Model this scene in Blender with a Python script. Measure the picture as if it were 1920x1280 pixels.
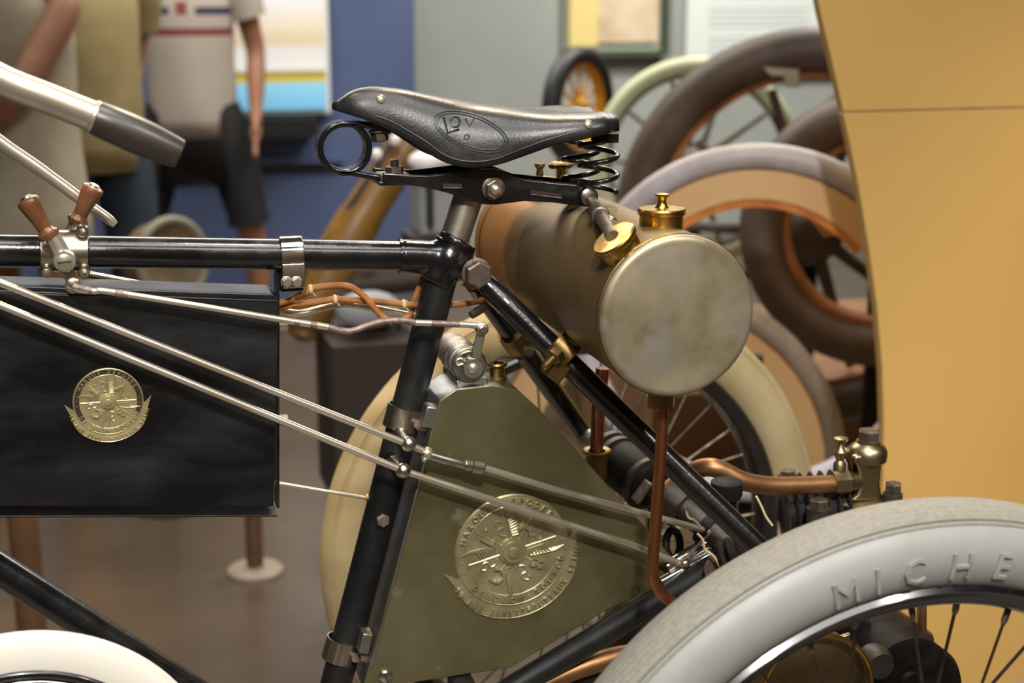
import bpy, bmesh, math, random
from mathutils import Vector, Matrix, Quaternion
from mathutils.bvhtree import BVHTree

random.seed(7)
for o in list(bpy.data.objects):
    bpy.data.objects.remove(o)
SC = bpy.context.scene
COL = SC.collection
PI = math.pi
V = Vector

# ------------------------------------------------------------------ camera
FPX, YAW, PIT = 2785.0, .2758, .2323
CAM = V((-.562, -1.2905, .6793))
cF = V((math.sin(YAW)*math.cos(PIT), math.cos(YAW)*math.cos(PIT), -math.sin(PIT)))
cR = V((math.cos(YAW), -math.sin(YAW), 0))
cU = cR.cross(cF)
cd = bpy.data.cameras.new('camera')
cam = bpy.data.objects.new('camera', cd)
COL.objects.link(cam)
cam.matrix_world = Matrix((
    (cR.x, cU.x, -cF.x, CAM.x), (cR.y, cU.y, -cF.y, CAM.y),
    (cR.z, cU.z, -cF.z, CAM.z), (0, 0, 0, 1)))
cd.sensor_fit = 'HORIZONTAL'
cd.sensor_width = 36
cd.lens = FPX/1920*36
cd.clip_start = .02
cd.dof.use_dof = True
cd.dof.focus_distance = 1.30
cd.dof.aperture_fstop = 5.6
SC.camera = cam

FLOOR = -.70          # museum floor; the tricycle's axle is at z = 0
CEIL = 2.75

# ------------------------------------------------------------------ world, lights, exposure
SC.view_settings.view_transform = 'Standard'
SC.view_settings.look = 'None'
SC.view_settings.gamma = 1
SC.view_settings.use_curve_mapping = False
SC.view_settings.exposure = -0.12
wd = bpy.data.worlds.new('world'); SC.world = wd
wd.use_nodes = True
wd.node_tree.nodes['Background'].inputs[0].default_value = (.55, .52, .48, 1)
wd.node_tree.nodes['Background'].inputs[1].default_value = .35


def area(name, loc, target, size, power, col, sy=None):
    l = bpy.data.lights.new(name, 'AREA')
    l.shape = 'RECTANGLE' if sy else 'DISK'
    l.size = size
    if sy:
        l.size_y = sy
    l.energy = power
    l.color = col
    o = bpy.data.objects.new(name, l)
    COL.objects.link(o)
    o.location = loc
    d = V(target)-V(loc)
    o.rotation_euler = d.to_track_quat('-Z', 'Y').to_euler()
    return o


def spot(name, loc, target, power, col, angle=60, size=.05, blend=.5):
    l = bpy.data.lights.new(name, 'SPOT')
    l.energy = power; l.color = col
    l.spot_size = math.radians(angle); l.spot_blend = blend
    l.shadow_soft_size = size
    o = bpy.data.objects.new(name, l)
    COL.objects.link(o)
    o.location = loc
    o.rotation_euler = (V(target)-V(loc)).to_track_quat('-Z', 'Y').to_euler()
    return o


WARM = (1, .84, .62)
NEUT = (1, .965, .91)
spot('track_spot_key', (-.85, -2.9, 2.5), (-.25, 0, .3), 430, NEUT, 40, .10)
spot('track_spot_rear', (1.0, -2.2, 2.5), (.1, -.3, .1), 150, NEUT, 40, .10)
spot('track_spot_top', (-.1, -.35, 2.6), (-.2, 0, .3), 60, NEUT, 60, .08)
spot('track_spot_warm', (.5, 1.5, 2.6), (0, .6, .1), 150, WARM, 70, .06)
spot('track_spot_panel', (1.3, -.5, 2.6), (1.05, .72, -.35), 330, WARM, 30, .08, 1.0)
spot('track_spot_left', (-1.0, .15, 2.6), (-.28, .40, .1), 240, (1, .74, .42), 22, .05)
spot('added_wall_spot', (3.0, 4.6, 2.6), (2.6, 6.6, 1.2), 300, (1, 1, .95), 80, .1)  # unseen spot added to brighten the white text panel
area('ceiling_panel_near', (-.5, -1.0, CEIL-.03), (-.5, -1.0, 0), 2.0, 40, (1, .98, .95), .6)
area('ceiling_panel_front', (-.5, -2.6, CEIL-.03), (-.5, -2.6, 0), 2.4, 60, (1, .98, .95), .6)
area('ceiling_panel_back', (-.4, 3.6, CEIL-.03), (-.4, 3.6, 0), 2.4, 150, (1, .95, .86), 2.0)
area('ceiling_panel_right', (2.2, 3.4, CEIL-.03), (2.2, 3.4, 0), 1.6, 120, (1, .95, .86), 1.6)


# ------------------------------------------------------------------ pixel helpers (real planes in the room)
def ray(x, y):
    return cF*FPX + cR*(x-960) + cU*(640-y)


def W(x, y, Y=0.0):
    d = ray(x, y)
    return CAM + d*((Y-CAM.y)/d.y)


def WZ(x, y, Z):
    d = ray(x, y)
    return CAM + d*((Z-CAM.z)/d.z)


def WD(x, y, dep):
    return CAM + ray(x, y)*(dep/FPX)


def depth(p):
    return (V(p)-CAM).dot(cF)


def PX(p):
    v = V(p)-CAM
    return (960+FPX*v.dot(cR)/v.dot(cF), 640-FPX*v.dot(cU)/v.dot(cF))


def pxm(n, p):
    """n pixels at point p in metres"""
    return n*depth(p)/FPX


# ------------------------------------------------------------------ materials
def lin(c):
    return tuple((x/255/12.92 if x/255 <= .04045 else ((x/255+.055)/1.055)**2.4) for x in c)


MATS = {}


def mat(name, c, rough=.5, metal=0.0, c2=None, nscale=8.0, nlo=.35, nhi=.65, detail=4, r2=None, bump=None, coat=0.0,
        spec=None, stretch=None, c3=None, n3=40.0, t3=(.62, .7), emit=0.0, sheen=0.0):
    m = bpy.data.materials.new(name)
    m.use_nodes = True
    nt = m.node_tree
    b = nt.nodes['Principled BSDF']
    L = nt.links.new
    c = lin(c)
    b.inputs['Roughness'].default_value = rough
    b.inputs['Metallic'].default_value = metal
    b.inputs['Base Color'].default_value = (*c, 1)
    if coat:
        b.inputs['Coat Weight'].default_value = coat
        b.inputs['Coat Roughness'].default_value = .08
    if spec is not None:
        b.inputs['Specular IOR Level'].default_value = spec
    if sheen:
        b.inputs['Sheen Weight'].default_value = sheen
    tc = nt.nodes.new('ShaderNodeTexCoord')
    src = tc.outputs['Object']
    if stretch:
        mp = nt.nodes.new('ShaderNodeMapping')
        mp.inputs['Scale'].default_value = stretch
        L(src, mp.inputs['Vector'])
        src = mp.outputs[0]

    def noise(s, d=4):
        n = nt.nodes.new('ShaderNodeTexNoise')
        n.inputs['Scale'].default_value = s
        n.inputs['Detail'].default_value = d
        n.inputs['Roughness'].default_value = .6
        L(src, n.inputs['Vector'])
        return n.outputs['Fac']

    def rng(fac, lo, hi, a=0.0, bb=1.0):
        r = nt.nodes.new('ShaderNodeMapRange')
        r.inputs[1].default_value = lo
        r.inputs[2].default_value = hi
        r.inputs[3].default_value = a
        r.inputs[4].default_value = bb
        L(fac, r.inputs[0])
        return r.outputs[0]
    col = None
    if c2 is not None:
        f = noise(nscale, detail)
        mx = nt.nodes.new('ShaderNodeMix'); mx.data_type = 'RGBA'
        L(rng(f, nlo, nhi), mx.inputs[0])
        mx.inputs[6].default_value = (*c, 1)
        mx.inputs[7].default_value = (*lin(c2), 1)
        col = mx.outputs[2]
        L(col, b.inputs['Base Color'])
        if r2 is not None:
            L(rng(f, nlo, nhi, rough, r2), b.inputs['Roughness'])
    if c3 is not None:
        f = noise(n3, 3)
        mx = nt.nodes.new('ShaderNodeMix'); mx.data_type = 'RGBA'
        L(rng(f, t3[0], t3[1]), mx.inputs[0])
        if col is not None:
            L(col, mx.inputs[6])
        else:
            mx.inputs[6].default_value = (*c, 1)
        mx.inputs[7].default_value = (*lin(c3), 1)
        L(mx.outputs[2], b.inputs['Base Color'])
    if bump:
        bs, st, dist = bump
        bn = nt.nodes.new('ShaderNodeBump')
        bn.inputs['Strength'].default_value = st
        bn.inputs['Distance'].default_value = dist
        L(noise(bs, 3), bn.inputs['Height'])
        L(bn.outputs[0], b.inputs['Normal'])
    if emit:
        b.inputs['Emission Strength'].default_value = emit
        if col is not None:
            L(col, b.inputs['Emission Color'])
        else:
            b.inputs['Emission Color'].default_value = (*c, 1)
    MATS[name] = m
    return m


mat('enamel', (15, 15, 17), .20, c2=(24, 23, 23), nscale=30, nlo=.45, nhi=.8, r2=.36, bump=(330, .25, .0006), coat=.3, c3=(72, 66, 58), n3=900, t3=(.74, .8))
mat('enamel_dull', (18, 18, 19), .36, c2=(34, 33, 32), nscale=14, nlo=.45, nhi=.8, r2=.55, bump=(500, .12, .0004), c3=(92, 86, 80), n3=900, t3=(.69, .76))
mat('box_black', (12, 12, 13), .28, c2=(30, 30, 31), nscale=9, nlo=.4, nhi=.75, r2=.5, stretch=(1, 1, 3), c3=(60, 58, 55), n3=500, t3=(.72, .78))
mat('nickel', (204, 196, 178), .27, .76, c2=(184, 172, 150), nscale=14, nlo=.4, nhi=.7, r2=.31, detail=1)
mat('nickel_worn', (190, 184, 168), .28, 1, c2=(128, 112, 94), nscale=55, nlo=.55, nhi=.7, r2=.5)
mat('nickel_dull', (186, 180, 166), .42, 1, c2=(150, 142, 126), nscale=60, nlo=.4, nhi=.7, r2=.5)
mat('chrome', (226, 226, 222), .09, 1, c2=(180, 178, 172), nscale=50, nlo=.5, nhi=.75, r2=.2, bump=(60, .08, .002))
mat('steel_dark', (128, 118, 106), .45, .9, c2=(90, 78, 66), nscale=120, nlo=.35, nhi=.65, r2=.6, bump=(500, .2, .0005))
mat('steel_brown', (140, 122, 112), .5, .55, c2=(110, 92, 82), nscale=200, nlo=.4, nhi=.6)
mat('brass', (196, 160, 84), .25, 1, c2=(150, 116, 54), nscale=60, nlo=.4, nhi=.7, r2=.4)
mat('brass_old', (150, 126, 82), .4, 1, c2=(112, 88, 48), nscale=50, nlo=.35, nhi=.7, r2=.5)
mat('brass_grey', (170, 156, 124), .34, 1, c2=(126, 108, 74), nscale=28, nlo=.35, nhi=.7, r2=.5)
mat('bronze', (142, 108, 66), .32, 1, c2=(104, 72, 38), nscale=40, nlo=.35, nhi=.7, r2=.45)
mat('copper', (186, 124, 84), .34, 1, c2=(126, 76, 48), nscale=45, nlo=.35, nhi=.7, r2=.5)
mat('copper_dull', (158, 118, 80), .44, .9, c2=(124, 86, 54), nscale=30, nlo=.35, nhi=.7, r2=.5)
mat('carb_metal', (122, 115, 84), .34, .6, c2=(94, 87, 56), nscale=11, nlo=.35, nhi=.7, r2=.42, bump=(400, .05, .0004), c3=(146, 138, 110), n3=26, t3=(.66, .74))
mat('carb_edge', (168, 170, 168), .33, .95, c2=(124, 116, 92), nscale=28, nlo=.4, nhi=.65, r2=.5)
mat('badge_brass', (206, 194, 148), .36, .7, c2=(172, 158, 112), nscale=70, nlo=.4, nhi=.7, r2=.45)
mat('badge_emboss', (180, 170, 134), .40, .7, c2=(146, 135, 98), nscale=40, nlo=.4, nhi=.7, r2=.42)
mat('badge_dark', (72, 62, 50), .5, .6)
mat('tank_end', (168, 156, 130), .44, .6, c2=(118, 105, 74), nscale=14, nlo=.38, nhi=.66, r2=.5, detail=6, c3=(146, 140, 128), n3=22, t3=(.5, .68))
mat('leather', (23, 22, 23), .33, c2=(37, 34, 32), nscale=26, nlo=.45, nhi=.75, r2=.55, bump=(420, .22, .0008), c3=(92, 86, 80), n3=700, t3=(.68, .78))
mat('rubber_dark', (42, 38, 35), .34, c2=(56, 49, 43), nscale=30, bump=(600, .08, .0004))
mat('wood_handle', (122, 80, 52), .36, c2=(98, 58, 32), nscale=60, nlo=.35, nhi=.7, stretch=(1, 1, .35), coat=.3)
mat('tyre_grey', (142, 143, 139), .44, c2=(126, 123, 112), nscale=9, nlo=.4, nhi=.75, r2=.62, bump=(300, .06, .0005))
mat('tyre_tread', (134, 130, 120), .7, c2=(120, 115, 103), nscale=220, nlo=.35, nhi=.7)
mat('tyre_cream', (170, 154, 118), .6, c2=(152, 135, 98), nscale=8)
mat('tyre_white', (226, 224, 212), .6, c2=(214, 210, 196), nscale=8)
mat('rim_black', (14, 12, 14), .22, c2=(26, 21, 23), nscale=40, nlo=.45, nhi=.75, coat=.25)
mat('spoke_steel', (74, 58, 50), .45, .7, c2=(52, 40, 36), nscale=80)
mat('rim_orange', (190, 118, 48), .5, c2=(150, 84, 30), nscale=20)
mat('iron', (17, 15, 14), .6, 0, spec=.2, c2=(36, 31, 27), nscale=60, nlo=.4, nhi=.7, bump=(300, .3, .001))
mat('iron_grey', (72, 66, 58), .5, .4, c2=(48, 42, 36), nscale=50, nlo=.35, nhi=.7, bump=(300, .2, .001))
mat('wire_orange', (168, 110, 50), .65, c2=(132, 78, 36), nscale=60, nlo=.4, nhi=.65, c3=(40, 26, 16), n3=420, t3=(.66, .7))
mat('string', (206, 184, 140), .8)
mat('wire_black', (40, 34, 28), .6)


# tank body: brass, darker, browner and rougher over its near two thirds
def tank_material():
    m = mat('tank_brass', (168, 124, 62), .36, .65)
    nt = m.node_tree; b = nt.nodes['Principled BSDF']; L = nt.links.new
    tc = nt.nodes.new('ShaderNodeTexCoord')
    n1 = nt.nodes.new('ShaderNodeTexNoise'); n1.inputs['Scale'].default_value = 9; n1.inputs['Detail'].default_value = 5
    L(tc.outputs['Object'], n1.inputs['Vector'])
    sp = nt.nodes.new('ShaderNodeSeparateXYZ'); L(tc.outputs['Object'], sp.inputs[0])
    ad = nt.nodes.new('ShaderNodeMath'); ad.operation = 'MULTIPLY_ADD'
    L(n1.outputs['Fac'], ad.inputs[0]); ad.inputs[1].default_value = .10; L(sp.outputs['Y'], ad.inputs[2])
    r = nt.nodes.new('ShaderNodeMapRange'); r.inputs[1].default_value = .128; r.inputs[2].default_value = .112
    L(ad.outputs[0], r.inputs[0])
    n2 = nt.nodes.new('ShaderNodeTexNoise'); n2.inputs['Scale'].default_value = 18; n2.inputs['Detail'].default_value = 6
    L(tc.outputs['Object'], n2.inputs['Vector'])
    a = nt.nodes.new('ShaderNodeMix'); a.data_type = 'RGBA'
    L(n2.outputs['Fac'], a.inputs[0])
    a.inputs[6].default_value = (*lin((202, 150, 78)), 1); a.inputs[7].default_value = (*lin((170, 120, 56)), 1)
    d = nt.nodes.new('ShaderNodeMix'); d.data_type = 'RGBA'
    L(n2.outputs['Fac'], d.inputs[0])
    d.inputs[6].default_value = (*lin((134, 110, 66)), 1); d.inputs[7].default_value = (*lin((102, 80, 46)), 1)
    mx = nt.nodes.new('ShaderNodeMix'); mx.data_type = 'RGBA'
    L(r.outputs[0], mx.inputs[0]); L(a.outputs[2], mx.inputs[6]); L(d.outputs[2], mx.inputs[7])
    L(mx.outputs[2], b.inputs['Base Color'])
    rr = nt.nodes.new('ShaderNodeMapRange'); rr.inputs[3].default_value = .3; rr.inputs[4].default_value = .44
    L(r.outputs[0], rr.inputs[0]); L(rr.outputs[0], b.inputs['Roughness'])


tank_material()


# ------------------------------------------------------------------ mesh builder
class G:
    def __init__(s):
        s.v = []; s.f = []

    def add(s, vs, fs):
        k = len(s.v)
        s.v += [tuple(p) for p in vs]
        s.f += [tuple(i+k for i in f) for f in fs]
        return s

    def tube(s, pts, r, seg=12, cap=True, closed=False):
        pts = [V(p) for p in pts]
        n = len(pts)
        rs = r if isinstance(r, (list, tuple)) else [r]*n
        tans = []
        for i in range(n):
            if closed:
                t = pts[(i+1) % n]-pts[i-1]
            else:
                t = pts[min(i+1, n-1)]-pts[max(i-1, 0)]
            tans.append(t.normalized() if t.length > 1e-9 else V((0, 0, 1)))
        t0 = tans[0]
        a = V((0, 0, 1)) if abs(t0.z) < .9 else V((1, 0, 0))
        u = t0.cross(a).normalized()
        vs = []
        for i in range(n):
            if i:
                u = u - tans[i]*u.dot(tans[i])
                u.normalize()
            w = tans[i].cross(u)
            for k in range(seg):
                q = 2*PI*k/seg
                vs.append(pts[i]+(u*math.cos(q)+w*math.sin(q))*rs[i])
        fs = []
        m = n if closed else n-1
        for i in range(m):
            j = (i+1) % n
            for k in range(seg):
                k2 = (k+1) % seg
                fs.append((i*seg+k, i*seg+k2, j*seg+k2, j*seg+k))
        if cap and not closed:
            fs.append(tuple(range(seg))[::-1])
            fs.append(tuple((n-1)*seg+k for k in range(seg)))
        return s.add(vs, fs)

    def lathe(s, prof, o, axis, seg=32, a0=0.0, ref=None, closed=False):
        """prof: (radius, height along axis)"""
        o = V(o); ax = V(axis).normalized()
        rf = V(ref) if ref else (V((0, 0, 1)) if abs(ax.z) < .9 else V((1, 0, 0)))
        u = (rf-ax*rf.dot(ax)).normalized(); w = ax.cross(u)
        vs = []; fs = []
        for (r, h) in prof:
            for k in range(seg):
                q = a0+2*PI*k/seg
                vs.append(o+ax*h+(u*math.cos(q)+w*math.sin(q))*max(r, 1e-6))
        n = len(prof)
        for i in range(n if closed else n-1):
            j = (i+1) % n
            for k in range(seg):
                k2 = (k+1) % seg
                fs.append((i*seg+k, i*seg+k2, j*seg+k2, j*seg+k))
        if not closed:
            fs.append(tuple(range(seg))[::-1])
            fs.append(tuple((n-1)*seg+k for k in range(seg)))
        return s.add(vs, fs)

    def hexa(s, o, axis, r, h, ch=.12, ref=None):
        return s.lathe([(r, 0), (r, h*(1-ch)), (r*.86, h)], o, axis, 6, ref=ref)

    def prism(s, poly, vec):
        n = len(poly); vec = V(vec)
        vs = [V(p) for p in poly]+[V(p)+vec for p in poly]
        fs = [tuple(range(n)), tuple(range(2*n-1, n-1, -1))]
        for i in range(n):
            j = (i+1) % n
            fs.append((j, i, n+i, n+j))
        return s.add(vs, fs)

    def box(s, c, sx, sy, sz, rot=None):
        c = V(c)
        vs = []
        for x in (-1, 1):
            for y in (-1, 1):
                for z in (-1, 1):
                    p = V((x*sx/2, y*sy/2, z*sz/2))
                    vs.append(c+(rot @ p if rot else p))
        return s.add(vs, [(0, 1, 3, 2), (4, 6, 7, 5), (0, 4, 5, 1), (2, 3, 7, 6), (0, 2, 6, 4), (1, 5, 7, 3)])

    def sphere(s, c, r, seg=16, sc=(1, 1, 1)):
        c = V(c); n = seg//2
        vs = []; fs = []
        for i in range(n+1):
            t = PI*i/n
            for k in range(seg):
                q = 2*PI*k/seg
                rr = max(math.sin(t), 1e-4)
                vs.append(c+V((rr*math.cos(q)*sc[0], rr*math.sin(q)*sc[1], math.cos(t)*sc[2]))*r)
        for i in range(n):
            for k in range(seg):
                k2 = (k+1) % seg
                fs.append((i*seg+k, (i+1)*seg+k, (i+1)*seg+k2, i*seg+k2))
        return s.add(vs, fs)

    def ring(s, o, axis, R, r, seg=64, sub=10):
        o = V(o); ax = V(axis).normalized()
        rf = V((0, 0, 1)) if abs(ax.z) < .9 else V((1, 0, 0))
        u = (rf-ax*rf.dot(ax)).normalized(); w = ax.cross(u)
        return s.tube([o+(u*math.cos(2*PI*k/seg)+w*math.sin(2*PI*k/seg))*R for k in range(seg)], r, sub, closed=True)

    def strip(s, path, across, thick, wid):
        """flat band: path of points, 'across' the width direction, thickness along the in-plane normal"""
        pts = [V(p) for p in path]; ac = V(across).normalized()
        vs = []; fs = []
        n = len(pts)
        for i in range(n):
            t = (pts[min(i+1, n-1)]-pts[max(i-1, 0)]).normalized()
            nn = t.cross(ac).normalized()
            wi = wid[i] if isinstance(wid, (list, tuple)) else wid
            for a, b in ((-1, -1), (1, -1), (1, 1), (-1, 1)):
                vs.append(pts[i]+ac*(a*wi/2)+nn*(b*thick/2))
        for i in range(n-1):
            for k in range(4):
                k2 = (k+1) % 4
                fs.append((i*4+k, i*4+k2, (i+1)*4+k2, (i+1)*4+k))
        fs.append((3, 2, 1, 0)); fs.append(tuple((n-1)*4+k for k in range(4)))
        return s.add(vs, fs)


def build(name, g, m, parent=None, bevel=0.0, sharp=38, sub=0, label=None, cat=None, group=None, kind=None, bseg=2):
    me = bpy.data.meshes.new(name)
    me.from_pydata(g.v, [], g.f)
    bm = bmesh.new(); bm.from_mesh(me)
    bmesh.ops.recalc_face_normals(bm, faces=bm.faces)
    bm.to_mesh(me); bm.free()
    me.polygons.foreach_set('use_smooth', [True]*len(me.polygons))
    me.set_sharp_from_angle(angle=math.radians(sharp))
    me.materials.append(MATS[m] if isinstance(m, str) else m)
    o = bpy.data.objects.new(name, me)
    COL.objects.link(o)
    if bevel:
        b = o.modifiers.new('bevel', 'BEVEL')
        b.width = bevel; b.segments = bseg; b.limit_method = 'ANGLE'; b.angle_limit = math.radians(40)
    if sub:
        b = o.modifiers.new('sub', 'SUBSURF'); b.levels = sub; b.render_levels = sub
    if parent:
        o.parent = parent
        o.matrix_parent_inverse = WM[parent.name].inverted() if parent.name in WM else Matrix()
    tag(o, label, cat, group, kind)
    return o


WM = {}


def tag(o, label=None, cat=None, group=None, kind=None):
    if label: o['label'] = label
    if cat: o['category'] = cat
    if group: o['group'] = group
    if kind: o['kind'] = kind


def empty(name, loc, parent=None, label=None, cat=None, group=None, kind=None):
    o = bpy.data.objects.new(name, None)
    COL.objects.link(o)
    o.empty_display_size = .05
    loc = V(loc)
    WM[o.name] = Matrix.Translation(loc)
    if parent:
        o.parent = parent
        o.location = loc - WM[parent.name].translation
    else:
        o.location = loc
    tag(o, label, cat, group, kind)
    return o


def cr(pts, n=6, closed=False):
    """Catmull-Rom through points"""
    P = [V(p) for p in pts]
    out = []
    m = len(P)
    for i in range(m if closed else m-1):
        if closed:
            p0, p1, p2, p3 = P[i-1], P[i], P[(i+1) % m], P[(i+2) % m]
        else:
            p1, p2 = P[i], P[i+1]
            p0 = P[i-1] if i else p1*2-p2
            p3 = P[i+2] if i+2 < m else p2*2-p1
        for k in range(n):
            t = k/n
            out.append(.5*((2*p1)+(p2-p0)*t+(2*p0-5*p1+4*p2-p3)*t*t+(3*p1-p0-3*p2+p3)*t**3))
    if not closed:
        out.append(P[-1])
    return out


def WP(pts, Y):
    """list of pixel points (x, y) or (x, y, Y) to 3D"""
    return [W(p[0], p[1], p[2] if len(p) > 2 else Y) for p in pts]


# letters: outlines of the built-in font as meshes in the x/y plane
_LET = {}


def letter(ch):
    if ch in _LET:
        return _LET[ch]
    cu = bpy.data.curves.new('glyph', 'FONT')
    cu.body = ch; cu.size = 1.0; cu.extrude = .5; cu.resolution_u = 2
    ob = bpy.data.objects.new('glyph', cu)
    COL.objects.link(ob)
    dg = bpy.context.evaluated_depsgraph_get()
    me = bpy.data.meshes.new_from_object(ob.evaluated_get(dg))
    vs = [v.co.copy() for v in me.vertices]; fs = [tuple(p.vertices) for p in me.polygons]
    bpy.data.objects.remove(ob); bpy.data.curves.remove(cu); bpy.data.meshes.remove(me)
    x0 = min(v.x for v in vs); x1 = max(v.x for v in vs)
    y0 = min(v.y for v in vs); y1 = max(v.y for v in vs)
    h = .7
    vs = [V(((v.x-(x0+x1)/2)/h, (v.y-(y0+y1)/2)/h, v.z)) for v in vs]
    _LET[ch] = (vs, fs)
    return _LET[ch]


def put_letter(g, ch, fn, size, th, wx=1.0):
    vs, fs = letter(ch)
    g.add([fn(v.x*size*wx, v.y*size, (v.z+.5)*th) for v in vs], fs)


# ================================================================== THE ROOM
mat('floor_concrete', (96, 80, 62), .20, c2=(74, 61, 47), nscale=1.6, nlo=.35, nhi=.7, r2=.30, bump=(60, .03, .002), spec=.6)
mat('wall_blue', (80, 95, 134), .7, c2=(75, 89, 126), nscale=3)
mat('wall_grey', (166, 170, 164), .8, c2=(158, 162, 156), nscale=2)
mat('wall_dim', (124, 108, 90), .8, c2=(104, 90, 74), nscale=1.2)
mat('ceiling_dark', (150, 142, 130), .9)
mat('plinth_grey', (128, 120, 110), .6, c2=(112, 104, 96), nscale=4)
mat('white_panel', (226, 232, 226), .6)
mat('panel_yellow', (190, 153, 88), .6, c2=(185, 148, 83), nscale=2)
mat('black_band', (24, 26, 30), .5)
mat('board_beige', (196, 160, 112), .6, c2=(188, 152, 104), nscale=3)
mat('board_grey', (172, 164, 148), .6)
X0, X1, Y0, Y1 = -6.0, 6.5, -3.6, 6.6


def slab(name, a, b, m, parent=None, **kw):
    a = V(a); b = V(b)
    return build(name, G().box((a+b)/2, abs(b.x-a.x), abs(b.y-a.y), abs(b.z-a.z)), m, parent, **kw)


slab('floor', (X0, Y0, FLOOR-.1), (X1, Y1, FLOOR), 'floor_concrete', kind='structure')
slab('ceiling', (X0, Y0, CEIL), (X1, Y1, CEIL+.1), 'ceiling_dark', kind='structure')
slab('wall_back', (X0, Y1, FLOOR), (X1, Y1+.1, CEIL), 'wall_grey', kind='structure')
slab('wall_front', (X0, Y0-.1, FLOOR), (X1, Y0, CEIL), 'wall_dim', kind='structure')
slab('wall_left', (X0-.1, Y0, FLOOR), (X0, Y1, CEIL), 'wall_dim', kind='structure')
slab('wall_right', (X1, Y0, FLOOR), (X1+.1, Y1, CEIL), 'wall_dim', kind='structure')
bx = W(778, 100, 5.4).x
slab('wall_partition', (X0, 5.4, FLOOR), (bx, 5.56, CEIL), 'wall_blue', kind='structure')
# pale blue ledge and a black strip drawn as the shadow under it, along the blue wall
lz = W(560, 292, 5.36).z
slab('trim_1', (X0, 5.36, lz-.035), (bx-.35, 5.4, lz), 'wall_blue', kind='structure')
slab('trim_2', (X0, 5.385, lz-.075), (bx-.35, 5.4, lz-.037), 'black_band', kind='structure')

# low platform the tricycle stands on
slab('display_platform', (-1.6, -.85, FLOOR), (.75, .47, -.328), 'plinth_grey', label='low grey platform under the black tricycle', cat='platform')


# ---- illuminated picture on the blue wall
def screen_material():
    m = bpy.data.materials.new('light_box'); m.use_nodes = True
    nt = m.node_tree; b = nt.nodes['Principled BSDF']; L = nt.links.new
    tc = nt.nodes.new('ShaderNodeTexCoord')
    sp = nt.nodes.new('ShaderNodeSeparateXYZ'); L(tc.outputs['Generated'], sp.inputs[0])
    rp = nt.nodes.new('ShaderNodeValToRGB'); L(sp.outputs['Z'], rp.inputs[0])
    cr_ = rp.color_ramp; cr_.interpolation = 'EASE'
    stops = [(0, (112, 176, 210)), (.13, (130, 190, 220)), (.155, (186, 172, 70)), (.195, (140, 124, 50)), (.215, (210, 210, 208)), (.30, (204, 202, 202)),
             (.36, (196, 180, 152)), (.46, (206, 196, 178)), (.56, (206, 204, 206)), (1, (196, 208, 206))]
    while len(cr_.elements) < len(stops):
        cr_.elements.new(.5)
    for e, (p, c) in zip(cr_.elements, stops):
        e.position = p; e.color = (*lin(c), 1)
    n = nt.nodes.new('ShaderNodeTexNoise'); n.inputs['Scale'].default_value = 5
    L(tc.outputs['Generated'], n.inputs['Vector'])
    # reddish building at the left, upper part
    vx = nt.nodes.new('ShaderNodeMapRange'); vx.inputs[1].default_value = .75; vx.inputs[2].default_value = .3; L(sp.outputs['X'], vx.inputs[0])
    vz = nt.nodes.new('ShaderNodeMapRange'); vz.inputs[1].default_value = .6; vz.inputs[2].default_value = .68; L(sp.outputs['Z'], vz.inputs[0])
    mu = nt.nodes.new('ShaderNodeMath'); mu.operation = 'MULTIPLY'; L(vx.outputs[0], mu.inputs[0]); L(vz.outputs[0], mu.inputs[1])
    nn = nt.nodes.new('ShaderNodeMapRange'); nn.inputs[1].default_value = .48; nn.inputs[2].default_value = .56; L(n.outputs['Fac'], nn.inputs[0])
    m2 = nt.nodes.new('ShaderNodeMath'); m2.operation = 'MULTIPLY'; L(mu.outputs[0], m2.inputs[0]); L(nn.outputs[0], m2.inputs[1])
    mx = nt.nodes.new('ShaderNodeMix'); mx.data_type = 'RGBA'
    L(m2.outputs[0], mx.inputs[0]); L(rp.outputs[0], mx.inputs[6]); mx.inputs[7].default_value = (*lin((196, 112, 70)), 1)
    L(mx.outputs[2], b.inputs['Base Color']); L(mx.outputs[2], b.inputs['Emission Color'])
    b.inputs['Emission Strength'].default_value = .5
    b.inputs['Roughness'].default_value = .4
    MATS['light_box'] = m


screen_material()
sa = W(440, 208, 5.33); sb = W(607, 0, 5.33)
scr = empty('light_box', (sa.x, 5.4, sa.z), label='glowing landscape picture with pale blue lower edge on the blue wall', cat='light box')
slab('picture', (sa.x, 5.335, sa.z), (sb.x, 5.35, sb.z+.35), 'light_box', scr)
slab('casing', (sa.x-.02, 5.35, sa.z-.02), (sb.x+.02, 5.4, sb.z+.37), 'white_panel', scr)
ba = W(430, 256, 5.35); bb = W(590, 217, 5.35)
slab('shelf_board', (ba.x, 5.25, ba.z), (bb.x, 5.4, bb.z), 'black_band', label='black band fixed on the blue wall below the glowing picture', cat='wall shelf')

# ---- framed document and text panel on the grey wall
mat('frame_green', (72, 82, 66), .5)
mat('paper_pink', (226, 208, 178), .7, c2=(206, 176, 140), nscale=4, nlo=.45, nhi=.6)
mat('paper_yellow', (236, 214, 140), .7)
mat('mount_pale', (190, 198, 180), .7)
YW = 6.52
fa = W(1062, 95, YW); fb = W(1257, -60, YW)
fr = empty('picture_frame', (fa.x, Y1, fa.z), label='green framed document with yellow strip on the grey back wall', cat='picture frame')
t = .035
for a, b in (((fa.x, fa.z-t), (fb.x, fa.z)), ((fb.x-t, fa.z), (fb.x, fb.z)), ((fa.x, fb.z-t), (fb.x-t, fb.z))):
    slab('frame_bar', (a[0], YW-.02, a[1]), (b[0], Y1, b[1]), 'frame_green', fr)
q0 = W(1068, 88, YW); q1 = W(1122, -50, YW)
slab('yellow_strip', (q0.x, YW, q0.z), (q1.x, YW+.03, q1.z), 'paper_yellow', fr)
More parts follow.
